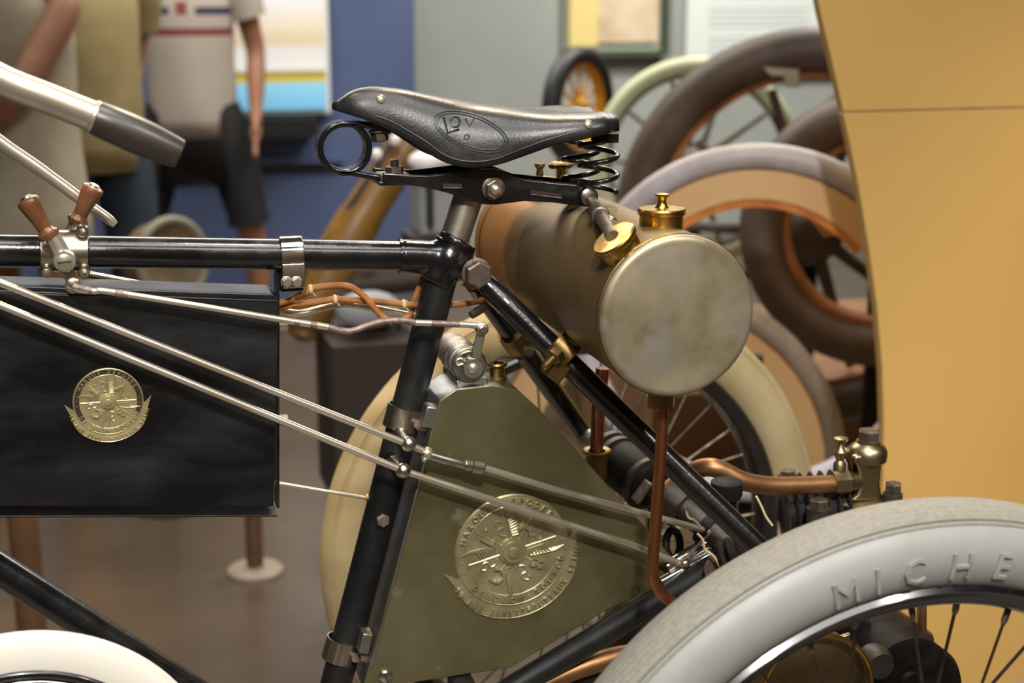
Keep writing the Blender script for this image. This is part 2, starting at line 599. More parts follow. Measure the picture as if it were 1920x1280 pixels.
q2 = W(1238, -50, YW)
slab('document', (q1.x, YW+.01, q0.z+.02), (q2.x, YW+.035, q1.z), 'paper_pink', fr)
slab('mount', (fa.x, YW+.036, fa.z), (fb.x, Y1, fb.z), 'mount_pale', fr)
ta = W(1290, 150, YW); tb = W(1760, -90, YW)
tp = empty('text_panel', (ta.x, Y1, ta.z), label='large white text panel on the back wall beside the framed document', cat='sign')
slab('panel_sheet', (ta.x, YW+.04, ta.z), (tb.x, Y1-.002, tb.z), 'white_panel', tp)
mat('print_grey', (196, 204, 200), .7)
lh = (tb.z-ta.z)/22
for k in range(3, 19):
    if k in (8, 13):
        continue
    z = ta.z+lh*k
    x0 = W(1335, 50, YW).x; x1 = W(1525, 50, YW).x - random.random()*.06
    slab('text_line', (x0, YW+.037, z), (x1, YW+.04, z+lh*.42), 'print_grey', tp)


# ================================================================== THE TRICYCLE
T = empty('tricycle', (-.1, 0, -.325), label='antique black motor tricycle with brass tank and leather saddle in the foreground', cat='tricycle')
YA = V((0, 1, 0))          # lateral axis, away from the viewer
NEAR = V((0, -1, 0))


def part(name, loc=(0, 0, 0), label=None):
    return empty(name, loc, T, label=label)


def bolt(parent, o, axis, r, h, m='steel_dark', name='bolt', washer=0.0, thread=0.0):
    g = G()
    o = V(o); ax = V(axis).normalized()
    if washer:
        g.lathe([(r*washer, 0), (r*washer, h*.22), (r*washer*.9, h*.28)], o, ax, 20)
        o = o+ax*h*.26
    g.hexa(o, ax, r, h)
    if thread:
        pr = [(r*.5, h*.9)]
        for k in range(6):
            pr += [(r*.5, h+thread*(k+.2)/6), (r*.42, h+thread*(k+.7)/6)]
        pr.append((r*.3, h+thread))
        g.lathe(pr, o, ax, 14)
    return build(name, g, m, parent, sharp=30)


# ------------------------------------------------------------------ frame tubes
A_tt = W(-260, 466, 0); B_tt = W(770, 480, 0)
top_tube = build('top_tube', G().tube([A_tt, B_tt], .0137, 32), 'enamel', T, label='glossy black top tube')
ST0 = W(868, 452, 0)          # seat tube axis, upper end
ST1 = W(602, 1390, 0)         # below the picture
sdir = (ST1-ST0).normalized()
build('seat_tube', G().tube([W(845, 455, 0)+sdir*.02, ST1], .0148, 32), 'enamel_dull', T)
# seat lug: fused sleeves, smoothed
g = G()
lugc = W(838, 484, 0)
g.tube([W(748, 480, 0), lugc], .0158, 24)
g.tube([W(862, 446, 0), W(813, 530, 0)], .0182, 24)
g.tube([lugc, W(893, 512, -.012)], .0125, 20)
g.sphere(W(842, 486, 0), .021, 20)
g.lathe([(.0125, -.013), (.0125, .013)], W(893, 512, -.008), NEAR, 24)
lug = build('seat_lug', g, 'enamel', T, label='black seat lug joining the frame tubes')
rm = lug.modifiers.new('remesh', 'REMESH'); rm.mode = 'VOXEL'; rm.voxel_size = .0014; rm.use_smooth_shade = True
sm = lug.modifiers.new('smooth', 'SMOOTH'); sm.iterations = 30; sm.factor = .5
bolt(lug, W(893, 512, -.021), NEAR, .0125, .010, 'steel_dark', washer=1.12)
g = G(); g.tube([W(748, 480, 0), W(753, 480, 0)], .0157, 32)
build('sleeve_edge', g, 'enamel', lug)
g = G(); g.lathe([(.0176, 0), (.0176, .002), (.0150, .003)], W(852, 455, 0), -sdir, 28)
build('collar', g, 'enamel', lug)
# seat post
build('seat_post', G().tube([W(845, 470, 0), W(884, 352, 0)], .0134, 28), 'nickel_dull', T, label='dull nickel seat post')
# down tube at the lower left
build('down_tube', G().tube([W(-240, 914, 0), W(338, 1281, 0), W(520, 1396, 0)], .0142, 28), 'enamel', T, label='black down tube')
# stays to the rear axle
sL0 = W(905, 526, -.022); sL1 = W(1425, 1030, -.155)
dL = (sL1-sL0)
stL = build('seat_stay', G().tube([sL0+dL*.03, sL0+dL*1.25], .0108, 24), 'enamel', T, label='black seat stay crossing in front of the brass tank')
build('stay_end', G().tube([W(897, 517, -.02), sL0+dL*.09], [.0085, .0112], 20), 'enamel', stL)
build('stay_plug', G().lathe([(.0016, 0), (.0016, .0008)], W(1160, 770, -.092), NEAR, 10), 'wire_black', stL)
sR0 = W(893, 530, .022); sR1 = W(1103, 826, .135)
dR = (sR1-sR0)
stR = build('seat_stay', G().tube([sR0, sR0+dR*1.1], .0108, 24), 'enamel', T, label='far seat stay behind the tank')
gg = G().lathe([(.011, 0), (.011, .012), (.007, .016)], W(1101, 822, .118), NEAR, 16)
build('end_nut', gg, 'nickel_dull', stR)
# lower chain stay under the carburettor tank
cs = build('chain_stay', G().tube([W(560, 1440, .0), W(940, 1302, -.01), W(1310, 1080, -.06), W(1400, 1026, -.075)], .0125, 20), 'enamel_dull', T)
build('stay_clip', G().box(W(865, 1280, -.03), .02, .03, .012), 'iron', cs)

# ------------------------------------------------------------------ saddle
bot = [(625, 205, -.003), (650, 214, -.013), (690, 226, -.019), (735, 246, -.023), (770, 266, -.027), (800, 286, -.031), (830, 304, -.035), (865, 314, -.039),
       (900, 315, -.043), (940, 308, -.048), (985, 292, -.054), (1040, 272, -.060), (1090, 262, -.064), (1130, 253, -.064), (1158, 247, -.058)]
top = [(628, 196, 0), (640, 180, 0), (665, 166, 0), (700, 161, 0), (760, 167, 0), (820, 179, 0), (880, 191, 0), (930, 196, 0), (985, 198, .03), (1045, 193, .05), (1110, 192, .05), (1145, 199, .03), (1157, 208, .0)]
bp = sorted([(p.x, p.z, -p.y) for p in WP(bot, 0)])
tp_ = sorted([(p.x, p.z) for p in WP(top, 0)])


def itp(tab, x, k=1):
    if x <= tab[0][0]:
        return tab[0][k]
    for a, b in zip(tab, tab[1:]):
        if x <= b[0]:
            t = (x-a[0])/(b[0]-a[0])
            return a[k]+(b[k]-a[k])*t
    return tab[-1][k]


xs0, xs1 = bp[0][0], bp[-1][0]+.004
NS, NV = 56, 40
g = G()
vs = []


def smooth_tab(fn, x, h=.006):
    return (fn(x-h)+2*fn(x)+fn(x+h))/4


for i in range(NS+1):
    t = i/NS
    x = xs0+(xs1-xs0)*t
    zb = smooth_tab(lambda q: itp(bp, q), x)
    zt = smooth_tab(lambda q: itp(tp_, q), x)
    w = smooth_tab(lambda q: itp(bp, q, 2), x)
    end = min(1, (1-t)/.05+.0) if t > .95 else 1
    e2 = math.sqrt(max(0, 1-(1-end)**2)) if end < 1 else 1
    w *= max(.88, e2)
    zt = zb+(zt-zb)*max(.92, e2)
    n = 2.3+1.1*min(1, max(0, (t-.45)/.4))
    dip = .006*max(0, min(1, (t-.6)/.3))
    for k in range(NV+1):
        q = -PI/2+PI*k/NV
        c, s_ = math.cos(q), math.sin(q)
        yy = w*math.copysign(abs(s_)**(2/n), s_)
        zz = zb+(zt-zb)*max(c, 0)**(2/n)
        zz -= dip*max(0, 1-(yy/(w*.6))**2) if w > 0 else 0
        vs.append((x, yy, zz))
fs = []
for i in range(NS):
    for k in range(NV):
        a = i*(NV+1)+k
        fs.append((a, a+1, a+NV+2, a+NV+1))
g.add(vs, fs)
# closed rear wall and a nose cap
g.add([vs[NS*(NV+1)+k] for k in range(NV+1)], [tuple(range(NV+1))])
sad = build('saddle', g, 'leather', T, sharp=60, label='worn black leather saddle with embossed oval')
so = sad.modifiers.new('solid', 'SOLIDIFY'); so.thickness = .003; so.offset = -1
bv = BVHTree.FromPolygons([V(v) for v in vs], fs)


def on_saddle(x, y, off=0.0):
    hit = bv.ray_cast(CAM, ray(x, y).normalized())
    if hit[0] is None:
        return None
    nn = hit[1]
    if nn.dot(cF) > 0:
        nn = -nn
    return hit[0]+nn*off


def z1(p):          # zoom of the saddle region back to photograph pixels
    return (560+p[0]/2.9984, 120+p[1]/2.9984)


def emboss(name, pts, r, closed=False, n=6, off=.0):
    P = [on_saddle(*p, off) for p in pts]
    P = [p for p in P if p]
    if len(P) < 2:
        return
    build(name, G().tube(cr(P, n, closed), r, 8, closed=closed), 'leather', sad)


for rx, ry in ((218, 96), (200, 82)):
    el = []
    for k in range(36):
        q = 2*PI*k/36
        ex, ey = rx*math.cos(q), ry*math.sin(q)
        a = math.radians(20)
        el.append(z1((970+ex*math.cos(a)-ey*math.sin(a), 380+ex*math.sin(a)+ey*math.cos(a))))
    emboss('embossed_oval', el, .0008, True, 2)
emboss('embossed_letter', [z1(p) for p in ((815, 300), (838, 388), (903, 366))], .0011, n=1)
emboss('embossed_letter', [z1((880+27*math.cos(a), 325+30*math.sin(a))) for a in [2*PI*k/14 for k in range(14)]], .0010, True, 2)
emboss('embossed_letter', [z1(p) for p in ((938, 308), (958, 352), (992, 300))], .0008, n=1)
emboss('embossed_letter', [z1((945+14*math.cos(a), 410+14*math.sin(a))) for a in [2*PI*k/10 for k in range(10)]], .0006, True, 2)
emboss('stitched_line', [z1(p) for p in ((430, 290), (520, 322), (620, 378), (720, 440), (810, 505), (900, 540), (1010, 548), (1120, 530), (1250, 480), (1400, 425), (1560, 380))], .0008)
for (x, y), r in (((714, 186), .0042), ((1103, 233), .0042)):
    p = on_saddle(x, y)
    if p:
        d = (p-V((p.x+.004, 0, p.z-.03))).normalized()
        build('rivet', G().lathe([(r, -.001), (r*.95, .001), (r*.55, .0024), (0, .0028)], p, V((0, -.85, .5)), 14), 'nickel', sad)
p = on_saddle(1150, 228)
# rear bracket under the cantle
build('cantle_bracket', G().box(W(1134, 257, -.022), .016, .03, .008), 'iron', sad)

# nose bolt and front loop spring
lp = part('saddle_spring')
loop = [(728, 243), (700, 236), (665, 231)]
cx, cy, rr = 643, 276, 45
for k in range(0, 27):
    a = math.radians(-75-k*(330/26))
    loop.append((cx+rr*math.cos(a), cy+rr*math.sin(a)))
loop = [(730, 245), (702, 238), (672, 231)]+[(cx+rr*math.cos(math.radians(a)), cy+rr*math.sin(math.radians(a))) for a in range(-85, -85-352, -11)]
# the band runs over the top, down the left side, round the inside and out to the right along the bottom
band = [(730, 245), (700, 237), (670, 231)]
for a in range(-95, -95-170, -10):
    band.append((cx+rr*math.cos(math.radians(a)), cy+rr*math.sin(math.radians(a))))
band += [(650, 321), (690, 328), (735, 334)]
build('loop_spring', G().strip(WP(band, .0), YA, .0052, .021), 'enamel', lp, bevel=.0016)
inner = [(cx+(rr+1)*math.cos(math.radians(a)), cy+(rr+1)*math.sin(math.radians(a))) for a in range(-80, 112, 8)]
build('loop_spring', G().strip(WP(inner, .0), YA, .0052, .021), 'enamel', lp, bevel=.0016)
build('nose_plate', G().strip(WP([(690, 226), (735, 243), (760, 252)], .0), YA, .003, .022), 'enamel', lp, bevel=.0008)
bolt(lp, W(710, 243, -.004), V((.1, 0, -1)), .0078, .008, 'steel_dark', washer=1.15)
ub = W(740, 322, 0)
build('clamp_block', G().box(W(736, 330, 0), .026, .026, .006), 'steel_dark', lp, bevel=.0008)
bolt(lp, W(740, 324, 0), (0, 0, 1), .0082, .006, 'steel_dark', thread=.006, name='nut')

# undercarriage side plates
pl = [(718, 324), (770, 328), (800, 329), (850, 323), (890, 318), (925, 317), (950, 322), (985, 336), (1030, 341), (1085, 346), (1105, 348), (1117, 356), (1121, 368), (1116, 380), (1105, 388),
      (1080, 386), (1040, 380), (985, 377), (930, 384), (905, 383), (875, 374), (840, 362), (790, 350), (718, 343)]
und = part('saddle_frame')
for Y, l in ((-.024, 'near black slotted side plate of the saddle frame'), (.020, 'far side plate of the saddle frame')):
    sh = WP(pl, -.024)
    poly = [V((p.x, Y, p.z)) for p in sh]
    build('side_plate', G().prism(poly, (0, .004, 0)), 'enamel', und, bevel=.0012, label=l)
build('channel', G().box(W(745, 338, 0), .04, .042, .0035), 'enamel', und, bevel=.001)
for a, b in (((830, 348), (866, 348)), ((995, 360), (1052, 367))):
    p0, p1 = W(*a, -.0245), W(*b, -.0245)
    slot = G().strip([p0, p1], (p1-p0).cross(YA), .0012, .0035)
    build('slot', slot, 'wire_black', und)
    build('slot_rim', G().tube([p0+V((0, -.0006, -.0020)), p1+V((0, -.0006, -.0020))], .0005, 8), 'steel_dark', und)
pc = W(924, 353, -.0245)
build('washer', G().lathe([(.0105, 0), (.0105, .002), (.0095, .0026)], pc, NEAR, 24), 'steel_dark', und)
bolt(und, pc+NEAR*.0026, NEAR, .0085, .006, 'nickel_worn', 'nut')
build('bolt_end', G().lathe([(.0048, 0), (.0044, .009), (.002, .011), (0, .0112)], pc+NEAR*.002, NEAR, 16), 'nickel', und)
build('pivot_clamp', G().tube([W(924, 353, -.024)+V((0, .005, 0)), W(924, 353, -.024)+V((0, .045, 0))], .0135, 24), 'enamel', und)
# rear eye of the frame and rod down to the tank cap
pe = W(1103, 368, -.026)
build('frame_eye', G().lathe([(.0082, 0), (.0082, .004), (.006, .0055)], pe, NEAR, 20), 'nickel_worn', und)
# coil springs
for Y, l in ((-.022, 'near coil spring'), (.028, 'far coil spring')):
    c0 = W(1122, 362, -.022); c1 = W(1122, 262, -.022)
    pts = []
    N = 100
    for k in range(N+1):
        t = k/N
        a = 2*PI*2.75*t
        c = c0.lerp(c1, t)
        pts.append(V((c.x+.0172*math.cos(a), Y+.0172*math.sin(a), c.z)))
    build('coil_spring', G().tube(pts, .0025, 10), 'enamel', und, label=l)

# ------------------------------------------------------------------ brass fuel tank
TX, TZ, TR, TL = -.1148, .4231, .0662, .40
ft = empty('fuel_tank', (TX, 0, TZ), T)
N0 = V((TX, -TL/2, TZ))
g = G()
g.lathe([(TR*.97, .002), (TR, .004), (TR, TL-.004), (TR*.97, TL-.002)], N0, YA, 96)
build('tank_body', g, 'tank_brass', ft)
build('tank_seam', G().ring(N0+YA*.004, YA, TR+.0004, .0014, 96), 'brass_old', ft)
build('tank_seam', G().ring(N0+YA*(TL-.02), YA, TR-.0002, .0012, 96), 'brass_old', ft)
# near end: domed cover with dents
prof = [(TR-.0005, .004), (TR+.0004, .001), (TR-.0006, -.0016), (TR-.004, -.0030), (TR-.006, -.0030)]
for k in range(1, 12):
    prof.append(((TR-.006)*(1-k/11.5), -.0034-.0022*math.sin(k/11.5*PI/2)))
g = G(); g.lathe(prof, N0, YA, 72)
for i, v in enumerate(g.v):
    p = V(v)
    for (dx, dz, s, dpt) in ((.043, -.030, .0035, .0016), (.025, .035, .02, .0012), (-.035, -.01, .02, .001), (.05, .008, .003, .0012), (.0, -.04, .018, .0009)):
        d2 = ((p.x-TX-dx)**2+(p.z-TZ-dz)**2)/(s*s)
        if p.y < N0.y-.002:
            p.y += dpt*math.exp(-d2)
    g.v[i] = tuple(p)
build('end_cover', g, 'tank_end', ft, sharp=50, label='cloudy tarnished end cover')
build('end_cover', G().lathe([(TR, 0), (TR, .002), (TR-.004, .004), (.02, .007), (0, .0072)], N0+YA*(TL-.003), YA, 64), 'tank_brass', ft, label='far end cover')
# filler cap standing upright near the end
Yc = -.142
capz = TZ+math.sqrt(TR*TR-.018**2)-.006
cpos = W(1240, 432, Yc)
cpos = V((cpos.x, Yc, capz-.004))
cap = build('filler_cap', G().lathe([(.0185, 0), (.0185, .021)], cpos, (0, 0, 1), 40), 'brass', ft, label='round brass filler cap with knob')
lid = G().lathe([(.0196, .0205), (.0202, .0215), (.0202, .0245), (.019, .0258), (.006, .0262), (.0045, .028), (.0034, .032), (.0042, .035), (.0058, .0364), (.0058, .0378), (.003, .0385)], cpos, (0, 0, 1), 40)
build('cap_lid', lid, 'brass', ft)
build('cap_flange', G().lathe([(.022, 0), (.022, .002), (.019, .0035)], cpos+V((0, 0, .002)), (0, 0, 1), 40), 'brass_old', ft)
# tilted cap with level rod
def on_tank(x, y):
    d = ray(x, y); o = CAM
    a = d.x**2+d.z**2; b = 2*((o.x-TX)*d.x+(o.z-TZ)*d.z); c = (o.x-TX)**2+(o.z-TZ)**2-TR**2
    t = (-b-math.sqrt(max(0, b*b-4*a*c)))/(2*a)
    return o+d*t


ax2 = V((-math.sin(math.radians(38)), -.10, math.cos(math.radians(38)))).normalized()
c2 = None
for k in range(400):
    q_ = V((TX-TR*math.sin(math.radians(38)), -.19+k*.0006, TZ+TR*math.cos(math.radians(38))))
    if PX(q_)[0] <= 1168:
        c2 = q_
        break
build('gauge_neck', G().lathe([(.0168, -.008), (.0168, .010)], c2, ax2, 32), 'brass', ft)
g = G(); g.lathe([(.0182, .0095), (.0190, .0105), (.0190, .0140), (.0178, .0152), (.006, .0156)], c2, ax2, 32)
for k in range(40):
    q = 2*PI*k/40
    u = ax2.cross(YA).normalized(); w = ax2.cross(u)
    c = c2+ax2*.012+(u*math.cos(q)+w*math.sin(q))*.0190
    g.box(c, .0008, .0008, .0034, Matrix((u, w, ax2)).transposed())
build('gauge_cap', g, 'brass', ft, label='knurled brass gauge cap')
rtop = pe+V((.002, -.004, -.004))
rbot = c2+ax2*.014
build('gauge_rod', G().tube([rbot, rbot.lerp(rtop, .55), rbot.lerp(rtop, .97)], [.0062, .006, .0052], 16), 'steel_dark', ft)
jm = rbot.lerp(rtop, .60)
build('rod_clamp', G().tube([jm-(rtop-rbot).normalized()*.007, jm+(rtop-rbot).normalized()*.014], .0086, 12), 'steel_dark', ft, bevel=.0015)
build('clamp_screw', G().lathe([(.0072, 0), (.0072, .009), (.006, .0102)], jm+V((.003, -.006, -.005)), V((.25, -1, -.25)), 18), 'nickel_worn', ft)
# far caps with a wing knob seen under the saddle
fc = V((TX-.014, .105, TZ+TR-.003))
fcp = W(1012, 330, .11)
fcap = V((fcp.x, .11, TZ+TR-.006))
build('filler_cap', G().lathe([(.017, 0), (.017, .012), (.0185, .0125), (.0185, .0155), (.008, .0165), (.004, .018), (.003, .024), (.0055, .028), (.005, .030)], fcap, (0, 0, 1), 28), 'brass_old', ft, label='far brass cap seen under the saddle')
wk = fcap+V((.012, -.03, .0))
g = G(); g.lathe([(.009, 0), (.009, .006), (.0045, .009), (.004, .026), (.006, .029)], wk, (0, 0, 1), 20)
for k in range(6):
    a = 2*PI*k/6
    g.sphere(wk+V((.0075*math.cos(a), .0075*math.sin(a), .031)), .0052, 10, (1, 1, .7))
g.sphere(wk+V((0, 0, .031)), .008, 12, (1, 1, .5))
build('star_knob', g, 'brass_old', ft)
# bracket to the seat stay
bk = W(1058, 655, -.066)
dl = dL.normalized()
g = G(); g.tube([bk-dl*.011, bk+dl*.011], .0142, 24)
build('stay_clamp', g, 'brass_old', ft, bevel=.001)
up = (V((TX, bk.y, TZ))-bk).normalized()
build('clamp_lug', G().tube([bk+up*.008, bk+up*.032], [.012, .015], 18), 'brass_grey', ft)
bolt(ft, W(1046, 662, -.078), V((-.75, -.45, -.45)), .0082, .008, 'brass_old', thread=.013)
build('clamp_tail', G().box(W(1043, 692, -.07), .018, .014, .02, Quaternion((0, 1, 0), .7).to_matrix()), 'brass_old', ft, bevel=.002)
bk2 = W(930, 605, .05)
build('stay_clamp', G().tube([sR0+dR*.28, sR0+dR*.36], .0145, 20), 'brass_old', ft)
bolt(ft, sR0+dR*.37+V((.004, -.012, 0)), V((-.3, -1, -.3)), .006, .008, 'steel_dark')
bolt(ft, W(905, 578, .01), V((-.8, -.3, -.3)), .0045, .014, 'steel_dark', name='stud')
# outlet and copper fuel pipe
op = V((TX+.006, -.155, TZ-TR-.002))
opx = W(1240, 752, -.155)
op = V((opx.x, -.155, opx.z))
build('outlet_nut', G().hexa(op+V((0, 0, .012)), (0, 0, -1), .0125, .018), 'brass_old', ft, sharp=30)
fp = cr(WP([(1241, 762), (1240, 830), (1234, 920), (1228, 1000), (1224, 1060), (1228, 1092), (1246, 1118), (1275, 1138), (1320, 1160)], -.155), 6)
build('fuel_pipe', G().tube(fp, .0052, 16), 'copper', T, label='bent copper fuel pipe hanging below the tank')
dp = build('drain_pipe', G().tube(WP([(1130, 690), (1122, 770), (1118, 850)], .06), .0068, 16), 'copper', T, label='copper pipe dropping into a brass cup')
bc = W(1119, 848, .06)
build('cup', G().lathe([(.011, -.05), (.011, -.002), (.0145, 0), (.0148, .002), (.0135, .0032), (.009, .002), (.009, -.01)], bc, (0, 0, 1), 28), 'brass_old', dp)

# ------------------------------------------------------------------ battery box
YB = -.024
bxp = [(-300, 535), (523, 566), (513, 950), (-300, 950)]
face = WP(bxp, YB)
bb_ = empty('battery_box', face[2], T)
build('box_body', G().prism([V((p.x, YB, p.z)) for p in face], (0, .050, 0)), 'box_black', bb_, bevel=.0012, label='glossy black sheet metal battery box')
lidp = WP([(-300, 533), (523, 563), (523, 567), (-300, 537)], YB-.001)
build('box_lid', G().prism(lidp, (0, .052, 0)), 'box_black', bb_, bevel=.0008)
lt = WP([(-300, 526), (512, 552), (523, 563), (-300, 533)], YB+.001)
build('lid_ridge', G().prism([V((p.x, YB+.003, p.z)) for p in lt], (0, .044, 0)), 'box_black', bb_, bevel=.001)
hinge = WP([(130, 549), (260, 553)], YB-.0015)
build('hinge', G().tube(hinge, .0012, 8), 'box_black', bb_)
build('bottom_rim', G().strip(WP([(-300, 951), (514, 950)], YB+.02), YA, .0016, .050), 'box_black', bb_, bevel=.0004)
build('back_plate', G().prism(WP([(519, 500), (524, 500), (524, 952), (519, 952)], 0.0), (0, .02, 0)), 'box_black', bb_)
for (x, y) in ((530, 612), (530, 788)):
    bolt(bb_, W(x-7, y, 0), (1, 0, 0), .0052, .008, 'nickel_dull')
# chrome strap that hangs the box from the top tube
stp = empty('hanger_strap', W(545, 500, 0), T, label='polished chrome strap')
tz0 = W(545, 476, 0)
tl = W(524, 476, 0); tr = W(566, 478, 0)
cxm = (tl+tr)/2
path = []
for k in range(0, 19):
    a = math.radians(20+k*10)
    path.append(V((cxm.x, .0156*math.cos(a), cxm.z+.0156*math.sin(a))))
zlow = W(545, 540, -.0156).z
path.append(V((cxm.x, -.0160, cxm.z-.008)))
path.append(V((cxm.x, -.0155, zlow)))
build('strap_band', G().strip(path, (1, 0, 0), .0018, (tr-tl).length), 'chrome', stp, bevel=.0006)
build('strap_back', G().box(V((cxm.x, .004, (zlow+cxm.z)/2-.004)), (tr-tl).length, .012, .03), 'box_black', stp)
for x in (537, 556):
    bolt(stp, W(x, 528, -.0168), NEAR, .0044, .005, 'nickel_dull', washer=1.15)


# ------------------------------------------------------------------ badges
def badge(parent, C, Y, R, rot, mbase, mletter, ribbon=True, ring_dark=False, th=.0012):
    """round maker's badge with lettering, spokes, wings and a ribbon"""
    def P(u, v, d):
        c, s = math.cos(rot), math.sin(rot)
        return V((C.x+u*c-v*s, Y-d, C.z+u*s+v*c))

    def pol(r, a, d):
        return P(r*math.cos(a), r*math.sin(a), d)
    g = G()
    n = 72
    rings = [(0, th), (.79*R, th), (.80*R, th*1.0), (.985*R, th), (R, th*.6), (R*1.01, 0)]
    vs = []; fs = []
    for (r, d) in rings:
        for k in range(n):
            vs.append(pol(max(r, 1e-5), 2*PI*k/n, d))
    for i in range(len(rings)-1):
        for k in range(n):
            fs.append((i*n+k, i*n+(k+1) % n, (i+1)*n+(k+1) % n, (i+1)*n+k))
    g.add(vs, fs)
    base = build('disc', g, mbase, parent)
    if ring_dark:
        g = G(); vs = []; fs = []
        for r in (.825*R, .965*R):
            for k in range(n):
                vs.append(pol(r, 2*PI*k/n, th*1.04))
        for k in range(n):
            fs.append((k, (k+1) % n, n+(k+1) % n, n+k))
        # the ring is enamelled dark over its upper two thirds
        fs = [f for k, f in enumerate(fs) if not (PI*1.17 < 2*PI*k/n < PI*1.86)]
        build('dark_ring', g.add(vs, fs), 'badge_dark', parent)
    for r in (.81*R, .985*R):
        build('raised_ring', G().tube([pol(r, 2*PI*k/n, th) for k in range(n)], .010*R, 6, closed=True), mletter, parent)
    # hub
    g = G()
    for (r0, r1, d0, d1) in ((.24, .215, 0, .05), (.19, .15, .05, .09), (.10, .07, .09, .13)):
        vs = []; fs = []
        m = 6 if r0 == .10 and not ring_dark else 32
        for (r, d) in ((r0, d0), (r0*.98, d1), (r1, d1*1.05), (0.001, d1*1.05)):
            for k in range(m):
                vs.append(pol(r*R, 2*PI*k/m, th+d*R))
        for i in range(3):
            for k in range(m):
                fs.append((i*m+k, i*m+(k+1) % m, (i+1)*m+(k+1) % m, (i+1)*m+k))
        g.add(vs, fs)
    for k in range(8):
        g.sphere(pol(.20*R, 2*PI*k/8+.3, th+.055*R), .012*R, 6)
    build('hub', g, mletter, parent)
    for k in range(8):
        a = k*PI/4
        r1 = .79 if k % 2 == 0 else (.76 if k != 5 else .76)
        build('spoke', G().tube([pol(.22*R, a, th), pol(r1*R, a, th)], .022*R if k % 2 == 0 else .016*R, 6), mletter, parent)
    # wings and curls on the four upright spokes
    for k in range(4):
        a = k*PI/2
        g = G()
        for j in range(7):
            r0 = .28+.045*j
            sgn = -1 if k in (0, 1) else -1
            L_ = .16+.035*j
            p = [pol((r0)*R, a+sgn*.06/r0, th+.01*R)]
            p.append(P(*(lambda c, s: (c, s))((r0+L_*.35)*R*math.cos(a+sgn*.22/(r0+.1)), (r0+L_*.35)*R*math.sin(a+sgn*.22/(r0+.1))), th+.018*R))
            p.append(pol((r0+L_)*R, a+sgn*(.30-.015*j), th+.008*R))
            g.tube(cr(p, 3), [.022*R]*3+[.019*R]*3+[.008*R], 5)
        build('wing', g, mletter, parent)
        g = G()
        p = [pol(r*R, a+o, th+.01*R) for r, o in ((.30, .15), (.36, .38), (.46, .33), (.47, .12), (.55, .1), (.62, .25), (.56, .32))]
        g.tube(cr(p, 3), .022*R, 5)
        build('curl', g, mletter, parent)
    # big letters between the spokes
    for ch, a in (('L', 3*PI/4), ('A', PI/4), ('B', -PI/4), ('C', -3*PI/4)):
        g = G()
        rc = .50*R
        e1 = (math.sin(a), -math.cos(a)); e2 = (math.cos(a), math.sin(a))
        put_letter(g, ch, lambda x, y, z: P((rc+y)*e2[0]+x*e1[0], (rc+y)*e2[1]+x*e1[1], th+z), .27*R, .06*R, 1.0)
        if ch == 'L':
            g.sphere(P((.62*R)*e2[0]+.12*R*e1[0], (.62*R)*e2[1]+.12*R*e1[1], th+.02*R), .025*R, 8)
        build('letter', g, mletter, parent)

    def arc(word, a_mid, span, r, size, up=True, wx=.9):
        m = len(word)
        for i, ch in enumerate(word):
            if ch == ' ':
                continue
            f = (i/(m-1)-.5)*span
            a = a_mid-f if up else a_mid+f
            g = G()
            if ch in '.*':
                g.sphere(pol(r, a, th), size*(.16 if ch == '.' else .42), 8)
            else:
                rad = (math.cos(a), math.sin(a)); tg = (math.sin(a), -math.cos(a))
                sg = 1 if up else -1
                put_letter(g, ch, lambda x, y, z: P((r+sg*y)*rad[0]+sg*x*tg[0], (r+sg*y)*rad[1]+sg*x*tg[1], th+z), size, .042*R, wx)
            build('letter', g, mletter, parent)
    arc('MARQUE DEPOSEE', PI/2, math.radians(122), .895*R, .105*R)
    arc('DE DION.BOUTON', -PI/2+.02, math.radians(124), .895*R, .10*R, up=False)
    for a in (.09, -.09, PI-.09, PI+.10):
        build('stud', G().sphere(pol(.895*R, a, th), .018*R, 8), mletter, parent)
    if ribbon:
        g = G(); vs = []; fs = []
        m = 40
        a0, a1 = PI+.17, 2*PI-.08
        for i in range(m+1):
            a = a0+(a1-a0)*i/m
            s = math.sin((i/m)*PI)
            r0 = R*(1.0)
            r1 = R*(1.10+.13*min(1, s*1.6))
            vs += [pol(r0, a, th*.2), pol(r1*.985, a, th*.9), pol(r1, a, 0)]
        for i in range(m):
            for q in range(2):
                fs.append((i*3+q, i*3+q+1, i*3+q+4, i*3+q+3))
        build('ribbon', g.add(vs, fs), mbase, parent)
        build('ribbon_edge', G().tube([pol(R*(1.10+.13*min(1, math.sin((i/m)*PI)*1.6)), a0+(a1-a0)*i/m, th*.6) for i in range(m+1)], .010*R, 6), mletter, parent)
        for (aa, sg) in ((a0, 1), (a1, -1)):
            tip = pol(1.24*R, aa-sg*.17, th*.6)
            build('ribbon_tail', G().prism([pol(1.0*R, aa+sg*.05, th*.2), pol(1.14*R, aa+sg*.16, th*.2), tip], (0, -.0006, 0)), mbase, parent)
        arc('12 RUE ERNEST*PUTEAUX SEINE', -PI/2+.03, math.radians(146), 1.135*R, .105*R, up=False, wx=.72)


bdg = empty('box_badge', W(202, 752, YB), T, label='round brass badge with ribbon on the black box')
badge(bdg, W(203, 752, YB), YB-.0002, pxm(64, W(203, 752, YB)), 0, 'badge_brass', 'badge_brass', ring_dark=True, th=.0010)

